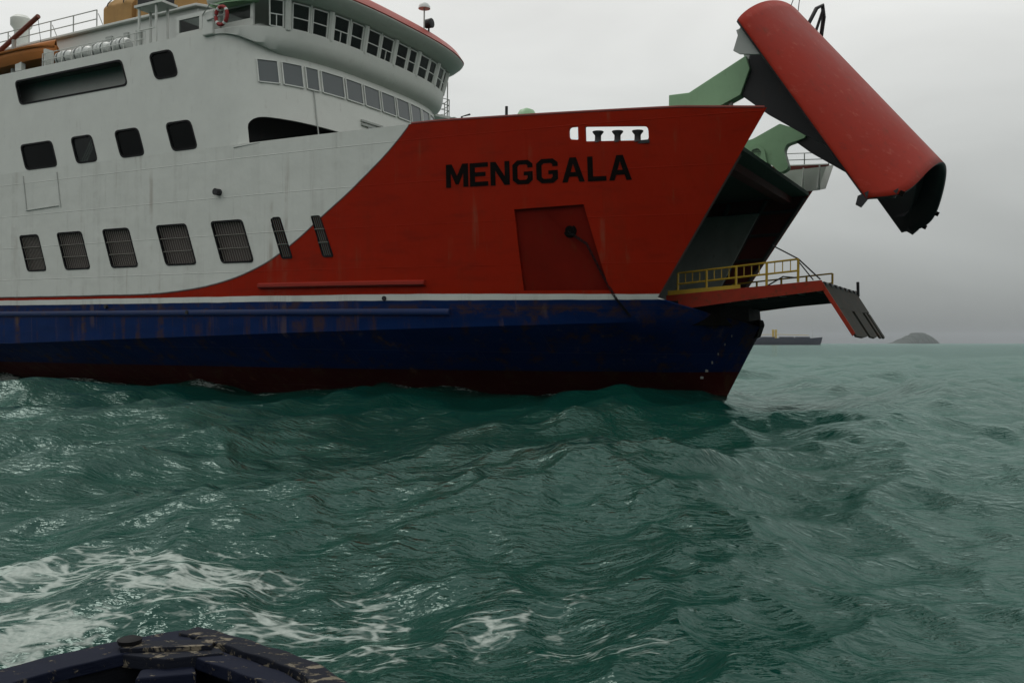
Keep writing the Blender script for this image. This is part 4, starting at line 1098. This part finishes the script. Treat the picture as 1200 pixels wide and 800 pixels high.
for path, nm in ((LPth, 'l'), (RPth, 'r')):
    rows = [[tuple(p + inward(path, i) * o + Vector((0, 0, z - p.z * q))) for i, p in enumerate(path)] for o, z, q in ((.02, -.03, 0), (.05, -.35, 0), (.16, .25, 1), (.45, -.12, 1))]
    o = MB().grid(rows).build('hull_planking', M['boatblue'], wb, smooth=30); sd = o.modifiers.new('s', 'SOLIDIFY'); sd.thickness = .03
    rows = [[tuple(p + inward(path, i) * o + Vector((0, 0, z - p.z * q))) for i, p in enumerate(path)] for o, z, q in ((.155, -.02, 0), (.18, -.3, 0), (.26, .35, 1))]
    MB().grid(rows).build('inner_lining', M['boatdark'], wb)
strip(LPth, -.015, .17, -.03, .022, 'gunwale_plank', M['boatblue'], 1, wob=.004)
strip(LPth, -.05, -.018, -.10, -.01, 'rub_rail', M['boatworn'], 0)
strip(RPth, -.02, .085, -.03, .035, 'gunwale_plank', M['boatworn'], 1, wob=.006)
strip(RPth, .095, .21, -.04, .012, 'gunwale_plank', M['boatblue'], 2, wob=.005)
strip(RPth, .24, .31, -.13, -.07, 'inwale', M['boatblue'], 6)
strip(RPth, -.055, -.022, -.10, -.01, 'rub_rail', M['boatworn'], 0)
# breasthook and stem head
bh = [LPth[0] + Vector((0, .03, 0)), LPth[5] + inward(LPth, 5) * .03, LPth[9] + inward(LPth, 9) * .12, Vector((.02, -.36, 0)), RPth[9] + inward(RPth, 9) * .12, RPth[5] + inward(RPth, 5) * .03]
MB().prism([(p.x, p.y) for p in bh], lambda a, b: (a, b, 1.012), lambda a, b: (a, b, .955)).build('breasthook', M['boatworn'], wb, bevel=.006)
MB().prism([(-.20, -.20), (.16, -.16), (.17, -.25), (-.19, -.29)], lambda a, b: (a, b, 1.03), lambda a, b: (a, b, 1.014)).build('worn_slat', M['boatworn'], wb)
MB().prism([(-.08, -.36), (.12, -.30), (.16, -.40), (-.06, -.46)], lambda a, b: (a, b, .97), lambda a, b: (a, b, .90)).build('knee_block', M['boatblue'], wb, bevel=.01)
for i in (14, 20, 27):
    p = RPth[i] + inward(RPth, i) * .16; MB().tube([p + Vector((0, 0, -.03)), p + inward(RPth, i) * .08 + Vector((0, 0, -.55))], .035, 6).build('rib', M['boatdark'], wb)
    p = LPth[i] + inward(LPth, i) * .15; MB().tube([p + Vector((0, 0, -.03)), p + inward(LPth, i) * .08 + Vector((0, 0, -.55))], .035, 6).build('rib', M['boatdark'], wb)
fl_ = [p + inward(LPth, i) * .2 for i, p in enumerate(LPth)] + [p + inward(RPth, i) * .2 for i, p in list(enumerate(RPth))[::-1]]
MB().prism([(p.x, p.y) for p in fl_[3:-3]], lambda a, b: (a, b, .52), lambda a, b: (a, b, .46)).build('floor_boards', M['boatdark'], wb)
mb = MB().prism([(-1.15, -6.3), (1.75, -6.3), (1.5, -6.36), (-.9, -6.36)], lambda a, b: (a, b, .9), lambda a, b: (a, b, -.1)); mb.build('transom', M['boatblue'], wb)
# mooring cleat on the gunwale
ck = Vector((-1.60, 3.86, 1.01)) - ORG
kn = MB().lathe([(.035, 0), (.035, .015), (.046, .02), (.05, .038), (.03, .046)], ck, 14).build('mooring_knob', M['rubber'], wb, smooth=40)

# ================================================================== haze over the sea
hz = MB().box((0, 0, 33.5), (12800, 12800, 69.0)).build('haze', M['dark'])
hz.data.materials.clear()
hmn = bpy.data.materials.new('sea_haze'); hmn.use_nodes = True
nt = hmn.node_tree; nt.nodes.clear()
o_ = nt.nodes.new('ShaderNodeOutputMaterial'); pv = nt.nodes.new('ShaderNodeVolumePrincipled')
pv.inputs['Color'].default_value = (0.86, 0.92, 1.0, 1); pv.inputs['Density'].default_value = 0.55e-4; pv.inputs['Anisotropy'].default_value = 0.2
nt.links.new(pv.outputs[0], o_.inputs['Volume']); hz.data.materials.append(hmn)
tag(hz, kind='stuff'); hz['label'] = 'thin grey sea haze over the whole scene'; hz['category'] = 'haze'
